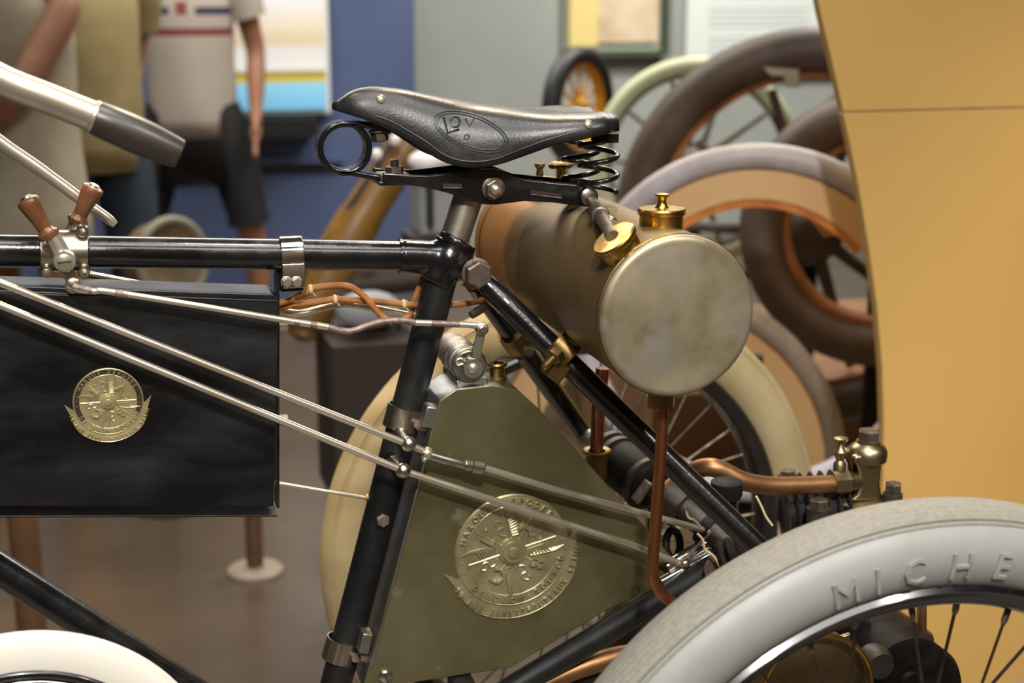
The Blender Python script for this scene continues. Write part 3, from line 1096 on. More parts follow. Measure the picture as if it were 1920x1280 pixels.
# ------------------------------------------------------------------ carburettor tank
YC = -.030
cf = [(824, 751), (855, 729), (923, 722), (971, 730), (1012, 768), (1262, 1046), (1262, 1066), (1223, 1107), (1142, 1142), (957, 1252), (779, 1279), (680, 1292), (709, 1184), (798, 851)]
cf3 = WP(cf, YC)
cb = empty('carburettor', cf3[11], T)
co = build('carburettor_tank', G().prism([V((p.x, YC, p.z)) for p in cf3], (0, .058, 0)), 'carb_metal', cb, bevel=.0012, label='olive tarnished wedge-shaped metal carburettor tank')
co.data.materials.append(MATS['carb_edge'])
for p in co.data.polygons:
    if abs(p.normal.y) < .5:
        p.material_index = 1
# raised seams along the left edge
build('edge_flange', G().strip(WP([(797, 853), (740, 1068), (694, 1245)], YC+.004), YA, .0024, .012), 'carb_edge', cb, bevel=.0006)
for (x, y) in ((806, 778), (687, 1200)):
    build('corner_tab', G().box(W(x-4, y, YC+.012), .010, .018, .020, Quaternion((0, 1, 0), .25).to_matrix()), 'carb_edge', cb, bevel=.0012)
# screw
sp_ = W(722, 1267, YC)
g = G(); g.lathe([(.0066, 0), (.0066, .002), (.005, .004), (.002, .0046)], sp_, NEAR, 20)
scw = build('screw', g, 'nickel_worn', cb)
build('screw_slot', G().box(sp_+NEAR*.0045, .0011, .0012, .0105, Quaternion((0, 1, 0), -.35).to_matrix()), 'wire_black', cb)
# maker's mark embossed on its side
bd2 = empty('carburettor_badge', W(960, 1032, YC), T, label='large embossed maker badge on the carburettor tank')
badge(bd2, W(960, 1031, YC), YC-.0002, pxm(110, W(960, 1031, YC)), math.radians(13.5), 'badge_emboss', 'badge_emboss', th=.0012)
# clamp bands round the seat tube
for k, (x, y) in enumerate(((762, 782), (647, 1216))):
    cbp = W(x-7, y, 0)
    nd = empty('clamp_band', cbp, T, label='nickel clamp band on seat tube, ' + ('upper' if k == 0 else 'lower'))
    g = G(); g.lathe([(.0153, -.0105), (.0165, -.0105), (.0165, .0105), (.0153, .0105)], cbp, sdir, 40, closed=True)
    build('band', g, 'nickel_worn', nd)
    ea = cbp+V((.020, -.012, -.002))
    build('ear', G().box(cbp+V((.0175, -.009, -.002)), .012, .003, .020, Quaternion((0, 1, 0), .24).to_matrix()), 'nickel_worn', nd, bevel=.0008)
    bolt(nd, ea+V((-.001, -.001, 0)), V((.15, -1, -.1)), .0058, .007, 'steel_brown')
    build('bolt_end', G().tube([ea+V((-.009, .001, -.001)), ea+V((-.010, -.007, -.001))], .0035, 10), 'steel_brown', nd)

# throttle valve on top
vv = empty('throttle_valve', W(882, 685, -.02), T)
vc = W(881, 686, -.022)
VR = pxm(33.5, vc)
g = G()
g.lathe([(VR*.93, .001), (VR, .0), (VR, .004), (VR*.95, .005), (VR*.95, .030), (VR*1.02, .031), (VR*1.02, .052), (VR*.95, .056), (VR*.95, .07)], vc, YA, 48)
build('valve_barrel', g, 'nickel_dull', vv)
build('valve_face', G().lathe([(VR*.90, 0), (VR*.92, .002), (VR*.86, .003)], vc+YA*.001, NEAR, 48), 'nickel_worn', vv)
for k in (0, 1, 2):
    build('barrel_band', G().ring(vc+YA*(.012+.017*k), YA, VR*.965, .0012, 48, 8), 'nickel_dull', vv)
build('valve_foot', G().box(vc+V((.003, .03, -VR-.002)), .030, .055, .010), 'carb_edge', vv, bevel=.001)
hub = W(887, 690, -.030)
build('lever_hub', G().lathe([(.0092, -.007), (.0092, .0005), (.0088, .0012)], hub, NEAR, 32), 'nickel_dull', vv)
build('hub_rivet', G().lathe([(.0049, 0), (.0046, .0015), (.003, .0028), (0, .0033)], hub+NEAR*.001, NEAR, 24), 'nickel', vv)
arm = WP([(893, 672), (895, 652), (900, 634), (902, 622)], -.032)
build('lever_arm', G().strip(cr(arm, 4), YA.cross((arm[-1]-arm[0]).normalized()), .0034, [.0090]*4+[.0085]*4+[.008]*5), 'nickel_dull', vv, bevel=.0008)
eye = W(903, 616, -.033)
build('lever_eye', G().lathe([(.0058, -.003), (.0058, .003), (.005, .0036)], eye, NEAR, 24), 'nickel_dull', vv)
build('eye_nut', G().hexa(eye+NEAR*.0036, NEAR, .0036, .003), 'nickel_worn', vv, sharp=30)
cot = W(862, 678, -.026)
build('cotter_pin', G().tube(cr([cot+V((.006, 0, -.001)), cot+V((.001, 0, .003)), cot+V((-.003, 0, .001)), cot+V((-.002, 0, -.003)), cot+V((.003, 0, -.002))], 4), .0009, 6), 'nickel', vv)
build('stop_hole', G().lathe([(.0024, 0), (.0024, .0006)], W(872, 666, -.0255), NEAR, 8), 'wire_black', vv)
# ring oiler cup beside the valve
nk = W(932, 712, .004)
nb = empty('filler_neck', nk, T)
build('neck', G().lathe([(.0085, -.004), (.0095, 0), (.0095, .002), (.0072, .004), (.0072, .0125), (.0095, .014), (.0102, .0155), (.0095, .017), (.0065, .0165), (.006, .008)], nk, (0, 0, 1), 32), 'brass_old', nb, label='small flanged brass filler neck')
build('neck_wire', G().tube(cr(WP([(920, 690), (925, 678), (945, 669), (980, 672)], .004), 5), .0012, 8), 'wire_black', nb)

# ------------------------------------------------------------------ rods and control levers
YR = -.052
rA = build('control_rod', G().tube(WP([(-60, 506), (765, 833), (795, 846)], YR), .0032, 14), 'nickel', T, label='upper of two long nickel rods across the box')
rB = build('control_rod', G().tube(WP([(-60, 547), (755, 882), (1040, 975), (1180, 1020), (1278, 1057)], YR), .0033, 14), 'nickel', T, label='lower of two long nickel rods across the box')
build('rod_end', G().sphere(W(1283, 1056, YR), .0058, 12), 'nickel_worn', rB)
build('hose', G().tube(cr(WP([(790, 848), (830, 860), (870, 870), (890, 874)], YR), 4), .0046, 14), 'nickel_worn', rA)
build('hose_band', G().lathe([(.0056, -.003), (.0062, -.002), (.0062, .002), (.0056, .003)], W(800, 850, YR), (W(830, 860, YR)-W(790, 848, YR)), 18), 'nickel', rA)
build('band_screw', G().sphere(W(796, 861, YR-.003), .0028, 10), 'nickel', rA)
build('union_nut', G().lathe([(.0058, 0), (.0072, .001), (.0072, .0105), (.0055, .012)], W(884, 872, YR), W(910, 876, YR)-W(884, 872, YR), 20), 'nickel_worn', rA)
build('union_nut', G().lathe([(.0060, 0), (.0060, .006)], W(872, 870, YR), W(910, 876, YR)-W(884, 872, YR), 20), 'nickel_worn', rA)
build('rod_extension', G().tube(WP([(908, 877), (1040, 917), (1160, 950), (1352, 1002)], YR), .0031, 14), 'nickel', rA)
for (x, y, pr) in ((766, 832, rA), (756, 882, rB)):
    c = W(x, y, YR)
    build('ball_joint', G().sphere(c, .0072, 18), 'nickel_worn', pr)
    st = W(x-17, y-18, -.012)
    build('ball_stalk', G().tube([st, st.lerp(c, .9)], [.0062, .0042], 12), 'nickel_worn', pr)
    build('stalk_head', G().sphere(st+NEAR*.004, .0075, 14), 'nickel_worn', pr)
# short rod with worn plating to the throttle lever
rC = W(138, 535, -.042)
pc_ = cr(WP([(137, 538), (150, 544), (180, 546), (220, 549)], -.042)+WP([(520, 598), (615, 613)], -.042), 4)
thr = build('throttle_rod', G().tube(pc_, .0029, 12), 'nickel', T, label='nickel throttle rod with worn brown patches')
pw = cr(WP([(614, 613), (640, 620), (662, 620), (690, 610), (722, 602), (760, 601), (778, 605)], -.041), 4)
build('worn_section', G().tube(pw, .0030, 12), 'steel_brown', thr)
build('rod_tail', G().tube(WP([(776, 605), (808, 606)], -.04), .0030, 12), 'nickel', thr)
build('worn_section', G().tube(WP([(807, 606), (862, 608)], -.04), .0029, 12), 'steel_brown', thr)
build('rod_tail', G().tube(WP([(861, 608), (895, 610)], -.04), .0030, 12), 'nickel', thr)
for a, b in (((552, 604), (562, 605.5)), ((581, 608), (594, 610)), ((215, 548.5), (240, 553)), ((136, 537), (172, 545.5))):
    build('worn_band', G().tube(WP([a, b], -.042), .0031, 12), 'steel_brown', thr)
# far rods
r2 = build('control_rod', G().tube(WP([(150, 512), (330, 546)], .030), .0036, 12), 'nickel', T, label='nickel rod running behind the box lid')
build('control_rod', G().tube(cr(WP([(500, 575), (530, 583), (560, 588), (590, 582), (630, 571), (660, 570), (720, 582), (790, 596)], .022), 4), .0036, 12), 'nickel', T, label='bent nickel rod beside the orange wires')
r3 = build('thin_rod', G().tube(WP([(500, 902), (690, 934)], .012), .0018, 10), 'nickel', T)
build('rod_ferrule', G().lathe([(.003, 0), (.0042, .003), (.003, .006)], W(686, 933, .012), (1, 0, -.1), 12), 'brass', r3)
bolt(T, W(717, 974, -.0145), NEAR, .0062, .005, 'steel_brown', name='tube_bolt')

# lever quadrant clamped on the top tube
qd = empty('lever_clamp', W(121, 470, 0), T)
q0 = W(75, 470, 0); q1 = W(167, 470, 0)
build('clamp_sleeve', G().lathe([(.0150, 0), (.0178, .001), (.0178, (q1-q0).length-.001), (.0150, (q1-q0).length)], q0, q1-q0, 40), 'nickel_worn', qd, label='nickel clamp with lever pivot')
for (x, y) in ((88, 508), (158, 508), (155, 432)):
    c = W(x, y, -.012)
    build('clamp_ear', G().lathe([(.0050, -.006), (.0050, .004), (.0044, .0048)], c, NEAR, 16), 'nickel_worn', qd)
    build('ear_rivet', G().sphere(c+NEAR*.0045, .0028, 8), 'nickel', qd)
pv = W(121, 487, -.033)
build('pivot', G().lathe([(.0092, 0), (.0092, .008), (.0082, .0095)], pv, NEAR, 28), 'nickel', qd)
build('pivot_screw', G().lathe([(.0064, .0095), (.0064, .0106), (.0045, .0114), (0, .0117)], pv, NEAR, 24), 'nickel', qd)
build('screw_slot', G().box(pv+NEAR*.0113, .0105, .001, .0012, Quaternion((0, 1, 0), -.08).to_matrix()), 'wire_black', qd)
lv = empty('control_lever', W(121, 487, -.026), T, label='near lever with turned wooden handle')
build('lever_bar', G().tube(WP([(121, 486), (105, 455), (92, 435)], -.030), [.0075, .0068, .0060], 16), 'nickel', lv)
build('lever_tail', G().strip(WP([(121, 490), (130, 515), (136, 530)], -.029), (1, 0, .3), .004, .0095), 'nickel_worn', lv, bevel=.0008)
build('tail_eye', G().lathe([(.0065, 0), (.0065, .004), (.005, .005)], W(137, 534, -.028), NEAR, 20), 'nickel_worn', lv)


def handle(parent, a, b, s, m='wood_handle'):
    """turned wooden grip from a (collar) to b (knob)"""
    a = V(a); b = V(b); L_ = (b-a).length
    prof = [(.0078*s, -.003), (.0088*s, -.001), (.0088*s, .0015), (.0072*s, .003), (.0060*s, .006), (.0062*s, .18*L_), (.0066*s, .35*L_), (.0080*s, .6*L_), (.0092*s, .78*L_), (.0096*s, .88*L_), (.0088*s, .95*L_), (.006*s, L_)]
    build('handle', G().lathe(prof, a, b-a, 28), m, parent)
    build('handle_cap', G().lathe([(.0050*s, .99*L_), (.0046*s, L_+.001), (.002*s, L_+.0018), (0, L_+.002)], a, b-a, 20), 'nickel_worn', parent)


handle(lv, W(91, 439, -.030), W(49, 371, -.030), 1.0)
lv2 = empty('control_lever', W(140, 425, .012), T, label='far lever with turned wooden handle')
build('lever_bar', G().tube(WP([(128, 450), (145, 415)], .012), .0062, 16), 'nickel', lv2)
handle(lv2, W(146, 412, .010), W(177, 348, .006), .98)

# handlebar, grip and brake lever
YH = -.17
hb = build('handlebar', G().tube(cr(WP([(-120, 82), (0, 149), (90, 185), (184, 222)], YH), 6), .0112, 28), 'nickel', T, label='nickel handlebar tube')
ga = W(176, 219, YH); gb = W(338, 289, YH)
gl = (gb-ga).length
build('grip', G().lathe([(.0120, 0), (.0126, .002), (.0136, .2*gl), (.0141, .42*gl), (.0136, .65*gl), (.0118, .9*gl), (.0110, .985*gl), (.0098, gl)], ga, gb-ga, 36), 'rubber_dark', hb, label='dark rubber hand grip')
build('grip_ring', G().lathe([(.0118, -.002), (.0124, -.001), (.0124, .001), (.0118, .002)], ga, gb-ga, 28), 'nickel', hb)
build('brake_lever', G().tube(cr(WP([(-80, 205), (0, 266), (60, 307), (120, 350), (165, 384), (192, 402), (216, 421)], .06), 4), [.0060]*5+[.0058]*5+[.0054]*5+[.0048]*4+[.0046]*4+[.0042, .0032], 18), 'nickel', T, label='tapered nickel brake lever')

# ------------------------------------------------------------------ orange ignition wires
def wire(pts, Y, r=.0030, knots=()):
    w = build('ignition_wire', G().tube(cr(WP(pts, Y), 6), r, 10), 'wire_orange', T)
    for kx, ky in knots:
        c = W(kx, ky, Y)
        g = G(); g.lathe([(r*1.1, -.002), (r*1.5, -.001), (r*1.5, .001), (r*1.1, .002)], c, (1, 0, .05), 10)
        g.tube([c, c+V((.003, -.002, .004))], .0005, 5); g.tube([c, c+V((.004, -.002, -.006))], .0005, 5)
        build('string_knot', g, 'string', w)
    return w


wire([(515, 570), (540, 563), (575, 548), (582, 541), (620, 536), (655, 537), (680, 553), (700, 575), (715, 592), (735, 605)], .004, knots=((582, 542),))
wire([(515, 577), (545, 572), (600, 565), (630, 561), (690, 564), (740, 568), (780, 572), (860, 570), (905, 562)], .010, knots=((628, 561), (757, 570)))
wire([(796, 510), (785, 540), (776, 565), (770, 590), (755, 600)], .016, .0026)
wire([(868, 530), (890, 545), (930, 575)], .02, .0026)

# ------------------------------------------------------------------ wheels
def wheel(parent, c, R, sec, m_tyre, m_tread, m_rim, m_spoke, nsp, a_off=0.0, rimw=.016, hubr=.03, hubl=.09, letters=None, lite=False, turn=0.0):
    """tyre section centre radius R - sec; axis along Y"""
    c = V(c)
    Rc = R-sec
    n = 128
    tq = Quaternion((0, 0, 1), turn).to_matrix() if turn else None
    before = set(parent.children)
    # tyre: closed profile (radius, y)
    prof = []
    m = 26
    for k in range(m+1):
        a = math.radians(-150)+math.radians(300)*k/m      # 0 = outward
        rr = Rc+sec*math.cos(a)*1.0
        yy = sec*1.02*math.sin(a)
        prof.append((rr, yy))
    g = G()
    g.lathe([(p[0], p[1]) for p in prof], c, YA, n, closed=True)
    ty = build('tyre', g, m_tyre, parent, sharp=60)
    if m_tread:
        prof = []
        for k in range(41):
            a = math.radians(-40)+math.radians(80)*k/40
            off = .0012+(.0005 if k % 4 < 2 else 0)
            if k in (0, 40):
                off = 0
            prof.append((Rc+(sec+off)*math.cos(a), (sec*1.02+off)*math.sin(a)))
        prof += [(Rc+sec*.9*math.cos(math.radians(a)), sec*.9*math.sin(math.radians(a))) for a in (30, 0, -30)]
        build('tread', G().lathe(prof, c, YA, n, closed=True), m_tread, parent, sharp=60)
        for s in (-1, 1):
            a = math.radians(44)*s
            build('tread_edge', G().ring(c+YA*(sec*1.02*math.sin(a)), YA, Rc+sec*math.cos(a), .0012, n, 6), m_tread, parent)
    # rim
    ri = Rc-sec*.86-.007
    hw = sec*.74
    half = [(ri+.012, hw*1.02), (ri+.0085, hw*1.14), (ri+.0045, hw*1.04), (ri+.001, hw*.92), (ri-.0015, hw*.90), (ri-.006, hw*.62), (ri-.009, hw*.3)]
    prof = [(r_, -y_) for r_, y_ in half]+[(ri-.0095, 0)]+[(r_, y_) for r_, y_ in half[::-1]]+[(ri+.004, 0)]
    build('rim', G().lathe(prof, c, YA, n, closed=True), m_rim, parent, sharp=50)
    rs = ri-.009
    # hub
    build('hub', G().lathe([(hubr*.5, -hubl/2-.02), (hubr*.5, -hubl/2), (hubr, -hubl/2), (hubr, -hubl/2+.006), (hubr*.6, -hubl/2+.012), (hubr*.6, hubl/2-.012), (hubr, hubl/2-.006), (hubr, hubl/2), (hubr*.5, hubl/2), (hubr*.5, hubl/2+.02)], c, YA, 24), 'iron', parent)
    for k in range(nsp):
        a = 2*PI*k/nsp+a_off
        sd = -1 if k % 2 else 1
        tw = 1.15 if (k//2) % 2 else -1.15
        p0 = c+V((math.cos(a)*rs, sd*rimw*.15, math.sin(a)*rs))
        p1 = c+V((math.cos(a+tw)*hubr*.9, sd*(hubl/2-.003), math.sin(a+tw)*hubr*.9))
        d = (p1-p0).normalized()
        s = build('spoke', G().tube([p0-d*.002, p1], .00135, 6), m_spoke, parent)
    if not lite:
        g0 = G()
        for k in range(nsp):
            a = 2*PI*k/nsp+a_off
            sd = -1 if k % 2 else 1
            tw = 1.15 if (k//2) % 2 else -1.15
            p0 = c+V((math.cos(a)*rs, sd*rimw*.15, math.sin(a)*rs))
            p1 = c+V((math.cos(a+tw)*hubr*.9, sd*(hubl/2-.003), math.sin(a+tw)*hubr*.9))
            d = (p1-p0).normalized()
            build('nipple', G().tube([p0-d*.001, p0+d*.010, p0+d*.013], [.0026, .0026, .0016], 8), 'steel_dark', parent)
    if letters:
        word, a_start, step, rl, size = letters
        for i, ch in enumerate(word):
            a = math.radians(a_start[i])
            g = G()
            rad = V((math.cos(a), 0, math.sin(a))); tg = V((math.sin(a), 0, -math.cos(a)))

            def fn(x, y, z):
                r_ = rl+y
                q = max(-1, min(1, (r_-Rc)/sec))
                yy = -sec*1.02*math.sqrt(max(0, 1-q*q))
                n_ = (rad*q+NEAR*math.sqrt(max(0, 1-q*q)))
                return c+rad*r_+tg*x+V((0, yy, 0))+n_*(z-.0005)
            put_letter(g, ch, fn, size, .0030, 1.08 if ch == 'M' else 1.0)
            build('letter', g, m_tyre, parent, sharp=30)
    if turn:
        for o in set(parent.children)-before:
            for v in o.data.vertices:
                v.co = tq @ (v.co-c)+c


LETA = (105.5, 100.4, 94.6, 87.0, 80.0, 73.0)
nw = empty('rear_wheel', (0, -.392, -.325), T, label='near rear wheel with grey lettered tyre')
wheel(nw, (0, -.392, 0), .3185, .0325, 'tyre_grey', 'tyre_tread', 'rim_black', 'spoke_steel', 36, .02,
      letters=('MICHEL', LETA, None, .2818, .0190))
fw = empty('rear_wheel', (0, .392, -.325), T, label='far rear wheel behind the carburettor')
wheel(fw, (0, .392, 0), .325, .0345, 'tyre_cream', 'tyre_cream', 'rim_black', 'steel_dark', 36, .05, lite=True)
ff = empty('front_wheel', (-1.12, 0, -.325), T, label='front wheel')
wheel(ff, (-1.12, 0, -.008), .317, .0315, 'tyre_grey', None, 'rim_black', 'spoke_steel', 32, 0, lite=True)
hd = A_tt+V((-.17, 0, .02))
build('head_tube', G().tube([A_tt-V((.02, 0, 0)), hd, ], .0137, 20), 'enamel', T)
build('steering_head', G().tube([hd+V((.02, 0, .06)), hd+V((-.02, 0, -.16))], .019, 24), 'enamel', T)
for sg in (-1, 1):
    build('fork_blade', G().tube(cr([hd+V((-.02, sg*.02, -.15)), hd+V((-.03, sg*.05, -.22)), V((-1.11, sg*.06, .1)), V((-1.12, sg*.06, -.008))], 4), .011, 14), 'enamel', T)
build('head_strut', G().tube([hd+V((-.02, 0, -.16)), W(-240, 914, 0)], .0142, 20), 'enamel', T)

# ------------------------------------------------------------------ engine and axle
YE = .0
en = empty('engine', W(1622, 1000, YE), T)
e0 = W(1622, 938, YE)
ez = lambda y: W(1622, y, YE).z-e0.z
er = lambda n: pxm(n, e0)
prof = [(er(30), ez(866)), (er(35), ez(862)), (er(36), ez(850)), (er(35), ez(843)), (er(31), ez(836)), (er(25), ez(832)), (er(22), ez(830)), (er(22), ez(826))]
build('valve_chest', G().lathe(prof, e0, (0, 0, 1), 40), 'brass_grey', en, label='bell-shaped brass valve chest')
build('chest_flange', G().lathe([(er(54), -.006), (er(54), 0), (er(48), .002), (er(38), .004)], e0, (0, 0, 1), 40), 'brass_grey', en)
build('chest_core', G().lathe([(er(15), 0), (er(15), ez(860))], e0+V((.004, .014, 0)), (0, 0, 1), 20), 'iron', en)
for yy in (-.013, .009):
    web = [(1592, 938), (1606, 926), (1612, 905), (1612, 884), (1606, 870), (1598, 862), (1602, 852), (1648, 852), (1653, 864), (1650, 884), (1648, 905), (1651, 924), (1660, 938)]
    pw_ = WP(web, -.010)
    build('chest_web', G().prism([V((p.x, yy, p.z)) for p in pw_], (0, .009, 0)), 'brass_grey', en, bevel=.003, bseg=3)
build('head_bolt', G().hexa(e0+V((0, 0, ez(828))), (0, 0, 1), er(21), ez(806)-ez(828)), 'steel_dark', en, sharp=30)
pcx = W(1575, 862, -.004)
build('priming_cock', G().lathe([(er(12), -.012), (er(12), -.004), (er(7), 0), (er(11), .005), (er(12), .009), (er(6), .014), (er(5), .018), (er(12), .0205), (er(13), .023), (er(8), .024)], pcx+V((0, 0, .0)), (0, 0, 1), 20), 'brass_grey', en)
build('base_plate', G().lathe([(er(64), -.014), (er(64), -.007), (er(58), -.006)], e0, (0, 0, 1), 32), 'iron_grey', en)
nz = W(1580, 905, YE-.01)
build('pipe_nut', G().hexa(W(1560, 906, YE-.008), W(1600, 903, YE-.008)-W(1560, 906, YE-.008), .0125, .020), 'brass_grey', en, sharp=30)
build('pipe_stub', G().tube([W(1588, 904, YE-.008), W(1625, 900, YE)], .0095, 18), 'brass_grey', en)
ip = cr(WP([(1270, 915, .03), (1290, 893, .02), (1310, 879, .01), (1335, 876, .0), (1362, 886, -.004), (1395, 902, -.008), (1440, 910, -.008), (1500, 910, -.008), (1568, 907, -.008)], 0), 5)
build('intake_pipe', G().tube(ip, .0094, 20), 'copper_dull', T, label='thick bent copper intake pipe')
# cylinder head nuts and cooling fins
for (x, y, r, h, yy) in ((1477, 882, 15, 10, .05), (1535, 946, 19, 20, -.02), (1674, 918, 16, 22, -.02)):
    c = W(x, y+8, yy)
    bolt(en, c, (0, 0, 1), er(r), er(h), 'steel_dark')
    build('stud', G().tube([c-V((0, 0, .05)), c+V((0, 0, .001))], er(r)*1.15, 16), 'iron_grey', en)
fax = V((1, -.30, .12)).normalized()
fc0 = W(1466, 966, .035)
for k in range(7):
    build('cooling_fin', G().lathe([(.018, 0), (.041, .0008), (.0425, .0020), (.041, .0034), (.018, .0042)], fc0+fax*.0105*k, fax, 40), 'iron_grey', en)
build('fin_core', G().lathe([(.02, 0), (.03, .004), (.03, .065)], fc0, fax, 28), 'iron', en)
# crankcase and gear housings seen through the wheel
build('gear_case', G().lathe([(.028, -.03), (.040, -.028), (.044, -.02), (.044, .05), (.036, .06)], W(1700, 1275, -.17), YA, 40), 'iron', en, label='round dark gear case')
build('gear_cover', G().lathe([(.040, 0), (.042, .003), (.036, .005), (.012, .006), (.010, .010)], W(1700, 1275, -.20), NEAR, 40), 'iron', en)
build('crank_arm', G().tube(WP([(1640, 1160), (1720, 1215)], -.10), .021, 20), 'brass_grey', en)
build('side_pipe', G().tube(WP([(1650, 1190), (1690, 1215)], -.12), .020, 20), 'iron_grey', en)
build('case_boss', G().lathe([(.014, 0), (.016, .012), (.012, .02)], W(1632, 1232, -.19), NEAR, 24), 'iron_grey', en)
build('link_bar', G().strip(WP([(1578, 1190), (1572, 1225), (1550, 1275), (1535, 1300)], -.2), (1, 0, .2), .005, .018), 'brass_grey', en, bevel=.002)
build('brake_drum', G().lathe([(.050, 0), (.053, .002), (.053, .03), (.05, .032)], W(1530, 1300, -.21), YA, 40), 'brass_grey', en)
build('drum_band', G().ring(W(1530, 1300, -.215), YA, .054, .0022, 48, 8), 'brass', en)
build('frame_post', G().box(W(1662, 1165, -.03), .012, .012, .10), 'iron', en)
build('case_web', G().tube(WP([(1560, 1150), (1640, 1250), (1700, 1340)], -.12), [.02, .03, .03], 16), 'iron', en)
build('case_web', G().tube(WP([(1600, 1120), (1650, 1180), (1640, 1290)], -.08), [.018, .026, .03], 16), 'iron', en)
lub = build('lubricator_pipe', G().tube(WP([(1728, 1080), (1728, 1232)], -.12), .0048, 14), 'copper_dull', T, label='short copper pipe seen through the wheel')
build('pipe_nut', G().hexa(W(1728, 1262, -.12), (0, 0, 1), .0105, .018), 'brass', lub, sharp=30)
# rear axle casing with differential
axl = empty('rear_axle', (0, 0, 0), T)
build('axle_tube', G().tube([(0, -.36, 0), (0, .36, 0)], .02, 20), 'iron', axl)
build('differential', G().lathe([(.03, -.07), (.075, -.05), (.085, -.02), (.085, .02), (.075, .05), (.03, .07)], (0, .05, 0), YA, 32), 'iron_grey', axl)
# ignition contact and linkages beside the right stay
dm = empty('brake_cylinder', W(1180, 880, .07), T, label='dark cylinder and levers behind the copper pipe')
pA, pB = W(1135, 850, .13), W(1225, 915, .05)
dd = (pB-pA)
build('drum', G().lathe([(.014, 0), (.024, .004), (.026, .012), (.026, dd.length-.012), (.022, dd.length-.004), (.012, dd.length)], pA, dd, 28), 'iron', dm)
for t in (.08, .24, .86):
    build('drum_band', G().lathe([(.0262, -.004), (.0285, -.003), (.0285, .003), (.0262, .004)], pA+dd*t, dd, 28), 'iron_grey', dm)
build('drum_shaft', G().tube([pA-dd*.3, pB+dd*.9], .009, 14), 'steel_dark', dm)
build('eye_lug', G().strip(WP([(1190, 940), (1215, 905), (1245, 930)], .03), YA, .005, .018), 'steel_dark', dm, bevel=.002)
build('cross_shaft', G().tube(WP([(1250, 925, .0), (1370, 1020, -.06), (1450, 1080, -.09)], 0), .014, 18), 'iron_grey', dm)
build('shaft_collar', G().lathe([(.021, -.006), (.021, .006), (.018, .008)], W(1272, 948, -.01), W(1370, 1020, -.06)-W(1250, 925, 0), 24), 'iron_grey', dm)
build('shaft_collar', G().lathe([(.019, -.005), (.019, .005)], W(1330, 990, -.04), W(1370, 1020, -.06)-W(1250, 925, 0), 24), 'iron', dm)
build('copper_branch', G().tube(WP([(1235, 935), (1270, 905)], .02), .0095, 16), 'copper_dull', dm)
build('spring_clip', G().ring(W(1262, 1020, .0), V((.6, -.7, .2)), .014, .004, 24, 8), 'iron', dm)
build('link_plate', G().strip(WP([(1280, 1050), (1305, 1025), (1330, 1000)], -.056), (1, 0, 1), .004, .016), 'steel_brown', dm, bevel=.001)
build('polished_rod', G().tube(WP([(1250, 1062), (1380, 985)], -.045), .006, 14), 'chrome', dm)
build('polished_rod', G().tube(WP([(1240, 1090), (1340, 1035)], -.05), .005, 14), 'chrome', dm)
build('shaft_boot', G().lathe([(.016, 0), (.019, .004), (.016, .008), (.019, .012), (.014, .018)], W(1352, 1050, -.09), V((1, -.5, .5)), 24), 'iron', dm)
build('paper_tag', G().prism(WP([(1320, 1065), (1335, 1032), (1352, 1045), (1345, 1082), (1325, 1085)], -.088), (0, .001, 0)), 'steel_brown', dm)
build('oil_cup', G().lathe([(.010, -.03), (.010, -.006), (.014, -.004), (.0155, 0), (.0155, .012), (.012, .014)], W(1362, 925, -.03), (0, 0, 1), 24), 'iron', dm)
for pts in ([(1308, 1000), (1318, 1012), (1322, 1030), (1338, 1042), (1350, 1062)], [(1286, 950), (1290, 968), (1302, 975), (1312, 985)], [(1418, 930), (1428, 950), (1436, 968), (1448, 985)]):
    build('frayed_string', G().tube(cr(WP(pts, -.10), 4), .0012, 6), 'string', dm)
# rear exhaust strap at the bottom
build('exhaust_strap', G().tube(cr(WP([(985, 1300), (1060, 1262), (1150, 1232), (1200, 1225)], -.02), 4), .010, 14), 'copper_dull', T)
build('bracket', G().strip(WP([(960, 1310), (1060, 1275), (1180, 1240)], .0), YA, .012, .03), 'iron', T)


# ================================================================== YELLOW PANEL ON THE RIGHT
YP = .72
edge = [(1440, -420), (1490, -220), (1522, -60), (1540, 30), (1557, 100), (1575, 180), (1592, 260), (1610, 350), (1630, 470), (1645, 580), (1654, 690), (1657, 790), (1655, 900), (1648, 1010), (1638, 1120), (1628, 1240), (1615, 1400)]
pe_ = [W(x, y, YP) for x, y in edge]
seam = W(1590, 210, YP).z
up_ = [p for p in pe_ if p.z >= seam]; lo_ = [p for p in pe_ if p.z < seam]
xr = W(2050, 600, YP).x+.6
sx_ = up_[-1].x+(lo_[0].x-up_[-1].x)*(up_[-1].z-seam)/(up_[-1].z-lo_[0].z)
pn = empty('curved_panel', (xr, YP, FLOOR), label='tall yellow display panel with curved left edge behind the engine', cat='display panel')
build('panel_sheet', G().prism(up_+[V((sx_, YP, seam+.0012)), V((xr, YP, seam+.0012)), V((xr, YP, up_[0].z))], (0, .018, 0)), 'panel_yellow', pn, bevel=.001)
build('panel_sheet', G().prism([V((sx_, YP, seam-.0012))]+lo_+[V((lo_[-1].x, YP, FLOOR)), V((xr, YP, FLOOR)), V((xr, YP, seam-.0012))], (0, .018, 0)), 'panel_yellow', pn, bevel=.001)
slab('panel_post', (xr-.25, YP+.02, FLOOR), (xr-.2, YP+.07, up_[0].z-.1), 'iron', pn)


